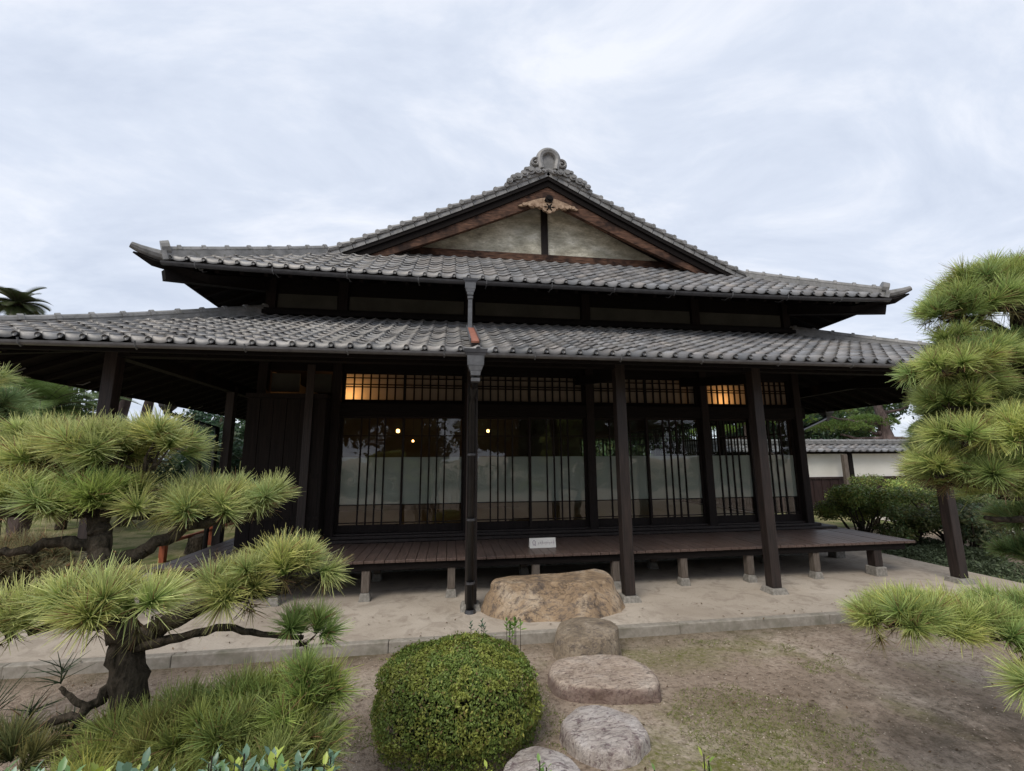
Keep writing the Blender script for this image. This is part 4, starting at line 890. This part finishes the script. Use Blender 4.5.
def merge(parts):
    V=[];F=[];Cc=[];o=0
    for v,f,c in parts: V.append(v);F.append(f+o);Cc.append(c);o+=len(v)
    return np.concatenate(V),np.concatenate(F),np.concatenate(Cc)
def woody(name, x, y, h, clumps, n, size, col, label, cat, group=None, tr=.12, asp=.45, shell=.4, bark='bark', z0=GZ, lean=(0,0), kind_part='crown'):
    t = empty(name, (x, y, z0), label, cat, group)
    b = MB(); top = Vector((x+lean[0], y+lean[1], z0+h)); limb(b, [(x, y, z0-.1), Vector((x,y,z0)).lerp(top, .5) + Vector((tr*.4,0,0)), top], tr, tr*.4, tr*.15)
    for c, r in clumps: limb(b, [Vector((x, y, z0)).lerp(top, random.uniform(.45,.8)), Vector(c) - Vector((0,0,r[2]*.4))], tr*.4, tr*.12, tr*.12, 3, 6)
    b.build('trunk', M[bark], t, smooth=True)
    V, F, Cc = leafcloud([c for c,_ in clumps], [r for _,r in clumps], n, size, col, shell, asp); npmesh(kind_part, V, F, M['leaf'], t, Cc); return t

# --- clipped azalea
az = empty('clipped_bush', (.07, 3.0, GZ), 'round clipped azalea bush with tiny dense leaves beside the stepping stones', 'bush')
n = 46000; d = unit(rng.normal(size=(n,3))); d[:,2] = np.where(d[:,2] < -.55, -d[:,2], d[:,2])
lump = 1 + .035*np.sin(d[:,0]*7+1) + .03*np.sin(d[:,1]*9+d[:,0]*5) + .03*np.sin(d[:,2]*11+2)
sq = (np.abs(d)**2.5).sum(1)**(-1/2.5)         # slightly boxy mound
p = np.array([.075,3.02,.125]) + d*sq[:,None]*np.array([.485,.43,.315])*lump[:,None]*(1-.10*rng.random((n,1))**1.5)*(1+.045*np.array([[noise.noise(Vector(q*4.5))] for q in d])+.035*np.array([[noise.noise(Vector(q*14))] for q in d])+.09*(rng.random((n,1))<.025)*rng.random((n,1)))
nrm = unit(d + rng.normal(size=(n,3))*.75); parts = []
lobe = np.array([noise.noise(Vector(q*9)) for q in p])
base = np.where(lobe[:,None] > .05, np.array([[.28,.32,.07]]), np.array([[.19,.26,.06]]))*(.6+.8*rng.random((n,1)))
tip = rng.random(n) < .10; base[tip] = np.array([.36,.36,.09])*(.7+.5*rng.random((tip.sum(),1))); rd = rng.random(n) < .05; base[rd] = (.22,.16,.07)
u = unit(np.cross(nrm, rng.normal(size=(n,3)))); v = np.cross(nrm, u); s = .0092*(.6+.8*rng.random((n,1)))
V = np.stack([p-u*s, p+v*s*.45+nrm*.003, p+u*s, p-v*s*.45+nrm*.003], 1).reshape(-1,3); F = np.arange(n)[:,None]*4+[0,1,2,3]
npmesh('foliage', V, F, M['leaf'], az, np.repeat(base, 4, 0))
b = MB()
for k in range(90):
    a = random.uniform(0, 6.28); e_ = random.uniform(.1, 1.45); q = Vector((.075+.40*math.cos(a)*math.cos(e_), 3.02+.36*math.sin(a)*math.cos(e_), .14+.27*math.sin(e_))); limb(b, [(.07+random.uniform(-.05,.05), 3.0+random.uniform(-.05,.05), GZ-.02), (.07+.5*(q.x-.07), 3.0+.5*(q.y-3), .08+.35*q.z), q], .012, .003, .01, 3, 5)
b.build('stems', M['bark'], az)
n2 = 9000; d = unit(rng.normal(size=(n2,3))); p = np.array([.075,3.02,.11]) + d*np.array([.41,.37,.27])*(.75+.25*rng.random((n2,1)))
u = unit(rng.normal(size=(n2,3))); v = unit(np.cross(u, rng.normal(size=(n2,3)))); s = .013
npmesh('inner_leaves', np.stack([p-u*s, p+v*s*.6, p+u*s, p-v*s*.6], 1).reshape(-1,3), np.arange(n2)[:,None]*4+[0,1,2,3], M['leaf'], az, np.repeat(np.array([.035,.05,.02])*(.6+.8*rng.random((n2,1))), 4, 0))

# --- sprigs with broad leaves
def sprig_geo(x, y, z0, z1, nl, ll, col, spread=1.0):
    V = []; F = []; Cc = []
    for k in range(nl):
        t = (k+.5)/nl; zz = z0+(z1-z0)*(.35+.65*t); a = k*2.4+random.uniform(-.3,.3); el_ = .35+.7*t+random.uniform(-.15,.15)
        d = np.array([math.cos(a)*math.cos(el_), math.sin(a)*math.cos(el_), math.sin(el_)]); sd = unit(np.cross(d, [0,0,1.])); up_v = np.cross(sd, d); L_ = ll*random.uniform(.7,1.15)*(1.1-.35*t); W = L_*.24
        p = np.array([x+random.uniform(-.004,.004), y, zz]); o = len(V)
        V += [p, p+d*L_*.3+sd*W*.8+up_v*L_*.03, p+d*L_*.3-up_v*L_*.02, p+d*L_*.3-sd*W*.8+up_v*L_*.03, p+d*L_*.65+sd*W*.9+up_v*L_*.02, p+d*L_*.65-up_v*L_*.04, p+d*L_*.65-sd*W*.9+up_v*L_*.02, p+d*L_-up_v*L_*.08]
        F += [(o,o+1,o+2,o+2),(o,o+2,o+3,o+3),(o+1,o+4,o+5,o+2),(o+2,o+5,o+6,o+3),(o+4,o+7,o+5,o+5),(o+5,o+7,o+6,o+6)]
        c = np.array(col)*random.uniform(.7,1.25); Cc += [c]*8
    return V, F, Cc
def tri_mesh(name, V, F, Cc, mat, parent):
    me = bpy.data.meshes.new(name); me.from_pydata([tuple(v) for v in V], [], [tuple(dict.fromkeys(f)) for f in F]); me.update()
    a = me.color_attributes.new('tint', 'FLOAT_COLOR', 'POINT'); a.data.foreach_set('color', np.c_[np.array(Cc), np.ones(len(V))].astype(np.float32).ravel()); return link(name, me, mat, parent, True)
def leafy(name, spots, ll, label, cat, group=None, root=None, z0=GZ):
    x0, y0 = root or spots[0][:2]; t = empty(name, (x0, y0, z0), label, cat, group); b = MB(); V=[];F=[];Cc=[]
    for x, y, z, nl, col in spots:
        b.tube([(x0+(x-x0)*.6, y0+(y-y0)*.6, z0), (x, y, z0+(z-z0)*.5), (x, y, z)], [.004,.003,.0015], 5); v, f, c = sprig_geo(x, y, z-.10, z, nl, ll, col); o = len(V); V += v; F += [tuple(i+o for i in q) for q in f]; Cc += c
    b.build('stems', M['bark'], t); tri_mesh('leaves', V, F, Cc, M['gloss_leaf'], t); return t
BL = (.17,.29,.19); YG = (.38,.46,.08); MG = (.17,.30,.10)
sp = []
for k in range(120):
    x = random.uniform(-1.05, -.24); y = random.uniform(.80, 1.15); lim = 1.6 - y*(.545 + .01*random.random()) - .035*max(0, x+.4)*3
    sp.append((x, y, lim + random.uniform(-.055, .0), random.randint(7, 11), YG if random.random() < .22 else (BL if random.random() < .6 else MG)))
leafy('laurel_shrub', sp, .034, 'broad leaved shrub with blue green and lime leaves along the bottom left edge', 'bush', root=(-.55, .95))
for x, y, z, lb, col in [(.083,1.0,1.005,'small lime leaf tip poking up in front of the clipped bush','y'),(.196,1.0,1.005,'small green leaf tip in front of the nearest pale stepping stone','g'),(.445,1.0,.965,'short green leaf tip over bare soil, second from the right at the bottom edge','g'),(.560,1.0,.985,'tallest bright leaf tip over mossy soil at the bottom edge','y')]:
    z -= .022; leafy('leaf_sprout', [(x, y, z, 7, YG if col == 'y' else (.17,.30,.07)), (x+.016, y+.01, z-.02, 6, (.24,.37,.08))], .026, lb, 'plant', 'young leaf tips along the bottom edge')
w1 = [(.28+random.uniform(-.07,.07), 4.2+random.uniform(-.05,.05), random.uniform(.0,.17), 9, (.09,.16,.10)) for _ in range(9)]
leafy('weed_plant', w1, .045, 'small blue green weed growing at the foot of the black downpipe', 'plant', root=(.28, 4.2))
w2 = [(.50+random.uniform(-.07,.07), 3.42+random.uniform(-.05,.05), .40+random.uniform(-.04,.04), 8, (.20,.34,.07)) for _ in range(7)]
leafy('weed_plant', w2, .045, 'bright green shoots rising behind the top right of the clipped bush', 'plant', root=(.50, 3.42))

# --- cycads and palm on the left
def fronds(x, y, z, n, ln, col, elev=(-.2, 1.3), width=.11):
    V=[];F=[];Cc=[]; b = MB()
    for k in range(n):
        a = k*2.399+random.uniform(-.2,.2); el_ = elev[0] + (elev[1]-elev[0])*((k*7) % n)/n; L_ = ln*random.uniform(.85,1.1); p = np.array([x, y, z]); d = np.array([math.cos(a)*math.cos(el_), math.sin(a)*math.cos(el_), math.sin(el_)]); pts = [p]
        m_ = 46
        for i in range(m_): d = unit(d + np.array([0,0,-.030])); pts.append(pts[-1] + d*L_/m_)
        b.tube(pts[::5]+[pts[-1]], list(np.linspace(.012,.002,len(pts[::5])+1)), 5)
        for i in range(3, m_):
            dd = unit(pts[i+1]-pts[i]); sd = unit(np.cross(dd, [0,0,1.])); upv = np.cross(sd, dd); w_ = width*(math.sin(math.pi*min(1,(i+2)/(m_+2)))**.6)*1.2
            for s_ in (-1, 1):
                q = pts[i]; tip = q + sd*s_*w_ + dd*w_*.55 + upv*w_*.30 - np.array([0,0,.02]); o = len(V); V += [q-dd*.012, q+dd*.012, tip]; F.append((o,o+1,o+2,o+2)); c = np.array(col)*random.uniform(.6,1.3); Cc += [c]*3
    return b, V, F, Cc
def cycad(x, y, zc, label, n=34, ln=1.1, col=(.075,.125,.035), tr=.14, group='cycads beside the house', name='cycad', x0=None, y0=None, width=.14):
    x0 = x if x0 is None else x0; y0 = y if y0 is None else y0
    t = empty(name, (x0, y0, GZ), label, 'cycad' if name == 'cycad' else 'palm', group); b = MB(); limb(b, [(x0,y0,GZ-.1),((x0+x)/2,(y0+y)/2,zc*.5),(x,y,zc)], tr, tr*.85, .02, 6, 10); b.build('trunk', M['bark2'], t, smooth=True)
    b, V, F, Cc = fronds(x, y, zc, n, ln, col, width=width); b.build('frond_stalks', M['grey_wood'], t); tri_mesh('fronds', V, F, Cc, M['gloss_leaf'], t)
cycad(-6.75, 8.2, 2.35, 'large green cycad with arching fronds under the left end of the lower eave', 84, 1.35, (.20,.29,.09), width=.24)
cycad(-7.95, 12.0, 3.9, 'cycad trunk standing against the sky just right of the left veranda post', 34, 1.2, (.05,.085,.03), .15, x0=-8.4, y0=12)
cycad(-8.15, 13.2, 4.0, 'thinner cycad trunk, right hand one of the two against the sky', 34, 1.2, (.05,.085,.03), .13, x0=-8.5, y0=13.2)
cycad(-7.2, 13.8, 1.9, 'low dark cycad seen between the two slim dark posts at the left', 40, 1.3, (.065,.115,.045), .15)
cycad(-10.75, 12.0, 5.45, 'small palm top rising above the left end of the lower roof ridge', 34, .72, (.06,.075,.03), .14, None, 'palm_tree', width=.16)
# dark trees and shrubs beyond the left side of the house
def clumps(x, y, z, r, n, k=.6, zs=.6):
    return [((x+random.uniform(-1,1)*r*.8, y+random.uniform(-1,1)*r*.6, z+random.uniform(-1,1)*r*zs), (r*random.uniform(.4,.65), r*random.uniform(.4,.65), r*random.uniform(.28,.45))) for _ in range(n)]
woody('broadleaf_tree', -12.2, 17.5, 3.0, clumps(-12.2,17.5,1.6,2.0,9), 5200, .085, (.035,.065,.025), 'dark leafy tree low behind the big cycad at the far left', 'tree', 'garden trees left of the house')
woody('broadleaf_tree', -8.9, 18.5, 3.4, clumps(-8.9,18.5,2.3,1.7,14), 8600, .085, (.045,.085,.045), 'dark green tree seen under the left eave right of the cycad trunks', 'tree', 'garden trees left of the house')
woody('broadleaf_tree', -6.6, 19.0, 3.6, clumps(-6.6,19.0,2.6,2.0,15), 9000, .085, (.055,.10,.045), 'leafy tree seen in the gap beside the shutter box', 'tree', 'garden trees left of the house')
woody('broadleaf_tree', -15.8, 16.5, 3.0, clumps(-15.8,16.5,1.6,2.2,9), 5200, .09, (.035,.065,.025), 'dark tree beyond the left edge behind the pine pads', 'tree', 'garden trees left of the house')
woody('broadleaf_tree', -9.6, 12.8, 2.2, clumps(-9.6,12.8,1.7,1.5,9,zs=.55), 5600, .075, (.05,.09,.035), 'bushy green tree between the big cycad and the left veranda post', 'tree', 'garden trees left of the house')
woody('broadleaf_tree', -5.9, 14.6, 2.2, clumps(-5.9,14.6,1.2,1.4,9,zs=.55), 5600, .07, (.06,.11,.06), 'grey green bushy tree beyond the lawn beside the slim dark posts', 'tree', 'garden trees left of the house')
woody('broadleaf_tree', -7.6, 15.2, 2.2, clumps(-7.6,15.2,1.2,1.5,9,zs=.55), 5600, .07, (.045,.08,.04), 'low dark tree beyond the lawn above the vermilion rail', 'tree', 'garden trees left of the house')
woody('broadleaf_tree', -8.5, 9.8, 2.6, clumps(-8.5,9.8,2.2,1.4,13,zs=.7), 9000, .06, (.05,.09,.035), 'leafy shrub like tree right behind the big cycad', 'tree', 'garden trees left of the house')
# low vermilion rail and stump
rl = empty('garden_rail', (-4.75, 8.6, GZ), 'low vermilion wooden rail along the lawn left of the deck', 'fence')
for y in (6.6, 7.25, 8.46, 10.0, 11.6):
    b = MB(); b.box(-4.80, -4.71, y-.045, y+.045, GZ-.03, .33); b.build('rail_post', M['red_wood'], rl, bevel=.006)
b = MB(); b.box(-4.78, -4.73, 6.5, 11.8, .20, .25); b.build('rail_bar', M['red_wood'], rl)
b = MB(); b.tube([(-4.62,9.2,GZ-.05),(-4.62,9.2,.02),(-4.61,9.21,.16),(-4.62,9.2,.22)], [.20,.17,.155,.15], 14); tag(b.build('tree_stump', M['bark'], smooth=False), 'dark wooden stump on the lawn beyond the left edge of the deck', 'stump')
sheet('lawn', [(-40,5.2),(-4.32,5.2),(-4.32,40),(-40,40)], GZ+.012, M['lawn'])
# --- roofed garden wall on the right
WY = 12.8; WPX = 12.95
gw = empty('garden_wall', (18, WY, GZ), 'white plastered garden wall with dark board base and grey tiled coping', 'wall')
b = MB(); b.box(6.9, 34, WY, WY+.22, .93, 1.72); b.build('plaster_panel', M['wall_white'], gw)
b = MB(); x = 6.9
while x < 34: b.box(x, x+.29, WY-.045, WY-.003, GZ, .90); b.box(x+.29, x+.31, WY-.06, WY-.003, GZ, .90); x += .31
b.box(6.9, 34, WY-.08, WY+.24, .905, .965); b.build('board_base', noise_mat('dark red brown boards', (.012,.006,.006), (.038,.019,.017), 6, .7, .3, (8,8,.5)), gw)
b = MB()
for x in np.arange(WPX-2.9*2, 34, 2.9): b.box(x-.07, x+.07, WY-.11, WY-.046, GZ, 1.70)
b.box(6.9, 34, WY-.06, WY+.28, 1.70, 1.78); b.build('wall_frame', M['wood_x'], gw)
for sy in (-1, 1):
    ey = WY+.11+sy*.46; e_ = (1,0,0) if sy < 0 else (-1,0,0); a_, c_ = (6.9, 34) if sy < 0 else (-34, -6.9)
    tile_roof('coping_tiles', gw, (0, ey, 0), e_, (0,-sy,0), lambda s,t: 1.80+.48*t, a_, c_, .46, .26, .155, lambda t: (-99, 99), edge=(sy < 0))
ridge('coping_ridge', gw, [(6.9, WY+.11, 2.02), (34, WY+.11, 2.02)], .18, .07, .06, .5)
b = MB(); b.box(6.9, 34, WY-.30, WY+.52, 1.785, 1.80); b.build('coping_board', M['wood_x'], gw)
b = MB(); b.box(WPX-.56, WPX-.42, WY-.42, WY-.30, GZ, 1.68); tag(b.build('wall_prop', M['grey_wood'], bevel=.01), 'pale weathered timber post standing in front of the white garden wall', 'timber')
# --- cloud pruned pines behind the wall
def bg_pine(x, y, h, pads, label, lean=(0,0), tr=.22, col=(.13,.20,.05), n=2600):
    t = empty('pine_tree', (x, y, GZ), label, 'tree', 'pines behind the garden wall'); b = MB(); top = Vector((x+lean[0], y+lean[1], h)); limb(b, [(x,y,GZ-.1), Vector((x,y,GZ)).lerp(top,.5)+Vector((.2,0,0)), top], tr, tr*.35, .05, 6, 10)
    for (cx_, cy_, cz_), (rx, ry, rz) in pads:
        f_ = min(.97, max(.1, (cz_-.35)/h)); s_ = Vector((x,y,GZ)).lerp(top, f_); limb(b, [s_, s_.lerp(Vector((cx_,cy_,cz_-rz*.5)),.5)-Vector((0,0,.12)), (cx_,cy_,cz_-rz*.6)], tr*.30, tr*.10, .05, 3, 6)
    b.build('trunk', M['bark2'], t, smooth=True)
    for c, r in pads:
        n_ = int(n*r[0]*r[1]/.8); q = np.sqrt(rng.random(n_)); a = rng.random(n_)*6.283; lump = 1+.15*np.sin(a*4+c[0]); x_ = r[0]*q*np.cos(a)*lump; y_ = r[1]*q*np.sin(a)*lump; z_ = r[2]*(np.sqrt(np.clip(1-q*q,0,1))*1.3-.5)+rng.normal(0,.03,n_)
        P = np.c_[x_+c[0], y_+c[1], z_+c[2]]; A = np.c_[x_/r[0], y_/r[1], np.full(n_, .9)]
        V, F, Cc = needles(P, A, 7, .15, .018, 1.0, np.array(col)*.6, np.array(col)*1.5, brown=.02); npmesh('foliage_pad', V, F, M['needle'], t, Cc)
bg_pine(18.4, 16.2, 5.6, [((15.6,16,3.45),(.9,.7,.3)),((16.4,16.4,2.75),(1.1,.8,.35)),((18.0,16.6,3.0),(1.1,.8,.35)),((19.4,16,3.9),(1.1,.9,.3)),((20.4,16,4.75),(1.2,.9,.35)),((18.0,16,5.2),(1.3,1,.4)),((20.2,15.6,2.75),(1.0,.8,.35))], 'large pine with a thick purple brown trunk behind the tiled wall coping', (-.4,0), .32, n=700)
bg_pine(21.8, 15.8, 6.0, [((21.0,15.6,3.5),(1.2,.9,.4)),((22.6,15.6,4.4),(1.2,.9,.4)),((22.0,15.6,2.5),(1.2,.9,.4)),((23.8,15.8,3.2),(1.3,.9,.4)),((22.2,16,5.8),(1.4,1,.45))], 'pine behind the wall mostly hidden by the near right hand pine', (.3,0), n=700)
bg_pine(14.2, 19.5, 4.6, [((13.6,19.2,3.7),(1.1,.9,.35)),((15.4,19.4,3.2),(1.2,.9,.35)),((14.4,19.6,4.5),(1.0,.9,.35)),((12.6,19.6,2.9),(1.0,.9,.35)),((16.9,19.6,3.3),(1.2,.9,.35))], 'farther pine whose green pads show beside the corner post of the house', (0,0), n=650, col=(.17,.27,.05))
woody('broadleaf_tree', 16.6, 20.5, 3.0, clumps(16.6,20.5,2.4,2.3,14,zs=.45), 12000, .10, (.03,.055,.028), 'dark rounded tree between the pines behind the wall', 'tree')
woody('broadleaf_tree', 22.0, 21.0, 3.8, clumps(22.0,21,2.9,2.8,16,zs=.6), 13000, .11, (.05,.085,.03), 'leafy tree far right behind the garden wall', 'tree')
# --- shrubs right of the paving
def shrub(x, y, h, w_, n, col, label, k=8, size=.027, flat=.16):
    cl = [((x+random.uniform(-.8,.8)*w_, y+random.uniform(-.7,.7)*w_, GZ+h*random.uniform(.45,.92)), (w_*random.uniform(.32,.55), w_*random.uniform(.32,.5), flat*random.uniform(.8,1.4))) for _ in range(k)]
    cl += [((x, y, GZ+h*.9), (w_*.6, w_*.5, flat)), ((x+w_*.5, y, GZ+h*.6), (w_*.5, w_*.4, flat))]
    t = empty('garden_shrub', (x, y, GZ), label, 'shrub', 'loose shrubs right of the paving'); b = MB()
    for c, r in cl: limb(b, [(x+random.uniform(-.12,.12), y+random.uniform(-.12,.12), GZ-.03), ((x+c[0])/2+.05, (y+c[1])/2, (GZ+c[2])/2), c], .022, .007, .03, 3, 6)
    b.build('stems', M['bark'], t); V, F, Cc = leafcloud([c for c,_ in cl], [r for _,r in cl], n, size, col, .2, .42, .6); npmesh('foliage', V, F, M['leaf'], t, Cc)
shrub(8.1, 7.9, 1.10, .62, 10800, (0.230,0.287,0.076), 'bright topped shrub nearest the end of the deck')
shrub(9.0, 7.0, 1.05, .85, 11400, (0.202,0.246,0.076), 'shrub with flat layered foliage seen between the deck end and the leaning post')
shrub(8.7, 6.5, .85, .65, 9300, (0.174,0.206,0.109), 'grey green open shrub left of the lone veranda post')
shrub(10.4, 7.4, 1.05, .8, 10500, (0.162,0.206,0.076), 'darker shrub right behind the lone veranda post')
shrub(11.9, 7.6, 1.0, .85, 9900, (0.162,0.206,0.076), 'shrub with bare lower stems at the right edge beneath the pine')
shrub(10.0, 9.4, 1.25, .8, 7800, (0.270,0.328,0.088), 'light green shrub in front of the white wall')
shrub(12.6, 10.0, 1.4, .9, 7800, (0.243,0.287,0.088), 'taller light shrub under the wall, farther right')
shrub(8.9, 8.7, 1.02, .95, 12300, (0.210,0.256,0.072), 'wide low shrub farthest back, in front of the board base of the wall')
shrub(8.15, 7.1, .72, .55, 8400, (0.158,0.192,0.068), 'small low shrub at the very edge of the paving by the deck end')
shrub(9.8, 6.6, .95, .85, 11400, (0.168,0.200,0.076), 'broad grey green shrub just right of the lone veranda post')
# low ground cover along the paving
n = 40000; gx = rng.random(n)*2.1 + 7.34; gy = 4.9 + rng.random(n)*3.6; keep = (gx-7.3) < .7 + 1.2*(.5+.5*np.sin(gy*2.1)) ; gx = gx[keep]; gy = gy[keep]; n = len(gx)
hgt = .05+.20*np.clip(np.array([noise.noise(Vector((a*1.6, c*1.6, 0))) for a, c in zip(gx, gy)])+.5, 0, 1)*np.clip((gx-7.3)*4, .15, 1)
p = np.c_[gx, gy, GZ + hgt*rng.random(n)**.6]; nrm = unit(rng.normal(size=(n,3))+[0,0,.9]); u = unit(np.cross(nrm, rng.normal(size=(n,3)))); v = np.cross(nrm, u); s = .024*(.6+.8*rng.random((n,1)))
V = np.stack([p-u*s, p+v*s*.45, p+u*s, p-v*s*.45], 1).reshape(-1,3)
tag(npmesh('ground_cover', V, np.arange(n)[:,None]*4+[0,1,2,3], M['leaf'], None, np.repeat(np.array([.12,.155,.085])*(.5+rng.random((n,1))), 4, 0)), 'low dark green ground cover along the right edge of the paving', 'ground cover', kind='stuff')
# moss tufts, litter and pebbles on the soil
def gz(x, y): return GZ + .030*noise.noise(Vector((x*.9, y*.9, 0))) + .012*noise.noise(Vector((x*4, y*4, 3))) - .008
n = 90000; gx = rng.random(n)*7.5 - 2.4; gy = 1.6 + rng.random(n)*2.6; keepm = np.array([noise.noise(Vector((a*1.15, c*1.15, 5))) + .35*noise.noise(Vector((a*5, c*5, 1))) + .9*max(0, 1-math.hypot((a-1.75)*.8, (c-2.75)*1.3)/.9) > .32 for a, c in zip(gx, gy)]); gx = gx[keepm]; gy = gy[keepm]; n = len(gx)
p = np.array([(a, c, gz(a, c)+.001) for a, c in zip(gx, gy)]); d = unit(rng.normal(size=(n,3))*[1,1,.3]+[0,0,.7]); sd = unit(np.cross(d, rng.normal(size=(n,3))))*.0022; L_ = .008+.016*rng.random((n,1))
V = np.stack([p-sd, p+sd, p+d*L_+sd*.3, p+d*L_-sd*.3], 1).reshape(-1,3)
tag(npmesh('moss_grass', V, np.arange(n)[:,None]*4+[0,1,2,3], M['leaf'], None, np.repeat(np.array([.22,.25,.07])*(.5+.8*rng.random((n,1))), 4, 0)), 'sparse moss and short grass on the bare soil', 'grass', kind='stuff')
n = 13000; gx = rng.random(n)*9 - 3; gy = 1.4 + rng.random(n)*2.85; p = np.array([(a, c, gz(a, c)+.003) for a, c in zip(gx, gy)]); s = .0028+.0055*rng.random((n,1))**3; V = []; oct_ = np.array([(1,0,0),(0,1,0),(-1,0,0),(0,-1,0),(0,0,.6),(0,0,-.4)])
V = (p[:,None,:] + oct_[None]*s[:,None,:]*(.7+.6*rng.random((n,6,1)))).reshape(-1,3); fb = np.array([(0,1,4),(1,2,4),(2,3,4),(3,0,4),(1,0,5),(2,1,5),(3,2,5),(0,3,5)]); F = (np.arange(n)[:,None,None]*6+fb[None]).reshape(-1,3)
cc = np.array([.44,.37,.30])*(.5+.95*rng.random((n,1)))
tag(npmesh('gravel', V, F, leaf_mat('pebble', 0, .9, .2), None, np.repeat(cc, 6, 0)), 'small pebbles and grit scattered over the soil', 'gravel', kind='stuff')
n = 800; gx = rng.random(n)*9 - 3; gy = 1.4 + rng.random(n)*3.6; p = np.array([(a, c, (gz(a, c) if c < 4.28 else .004)+.006) for a, c in zip(gx, gy)]); nrm = unit(rng.normal(size=(n,3))*.25+[0,0,1]); u = unit(np.cross(nrm, rng.normal(size=(n,3)))); v = np.cross(nrm, u); s = .007+.012*rng.random((n,1))
V = np.stack([p-u*s, p+v*s*.4, p+u*s, p-v*s*.4], 1).reshape(-1,3)
tag(npmesh('leaf_litter', V, np.arange(n)[:,None]*4+[0,1,2,3], M['leaf'], None, np.repeat(np.array([.16,.10,.05])*(.4+.9*rng.random((n,1))), 4, 0)), 'dry fallen leaves and needles scattered on the soil', 'leaves', kind='stuff')
for i, (x, y, h, r, lb) in enumerate([(6.5,30,6.0,3.2,'dark tree far behind the house, leftmost of those seen through the side lattice'),(11.5,31,6.4,3.4,'dark tree far behind the house, middle one of those seen through the side lattice'),(16.5,32,6.0,3.2,'dark tree far behind the house, rightmost of those seen through the side lattice')]):
    woody('broadleaf_tree', x, y, h*.6, clumps(x, y, h*.5, r, 18, zs=.8), 7000, .20, (.07,.11,.045), lb, 'tree', 'trees far behind the house', .2)
# --- trees across the garden, seen mirrored in the glass doors
for i, (x, y, h, r, lb) in enumerate([(-12,-16,6.5,3.4,'tall dark tree across the garden, leftmost of those mirrored in the glass'),(-4.2,-18,7.2,3.6,'broad dark tree across the garden mirrored in the left doors'),(4.0,-17,6.2,3.3,'dark tree across the garden mirrored in the middle doors'),(12,-19,7.5,3.8,'tallest dark tree across the garden mirrored in the right doors'),(20,-16,6.5,3.4,'dark tree across the garden, rightmost of those mirrored in the glass')]):
    woody('broadleaf_tree', x, y, h*.7, clumps(x, y, h*.62, r, 20, zs=.8), 11000, .20, (.045,.075,.028), lb, 'tree', 'trees across the garden', .22)
hg = empty('clipped_hedge', (2, -9.5, GZ), 'long clipped hedge across the garden mirrored low in the glass doors', 'hedge')
V, F, Cc = leafcloud([(x, -9.5, .55) for x in np.arange(-13, 18, .9)], [(.8,.55,.75) for x in np.arange(-13, 18, .9)], 16000, .07, (.05,.085,.03), .6); npmesh('foliage', V, F, M['leaf'], hg, Cc)
b = MB()
for x in np.arange(-13, 18, .9): limb(b, [(x,-9.5,GZ-.05),(x+.05,-9.5,.6)], .04, .02)
b.build('stems', M['bark'], hg)
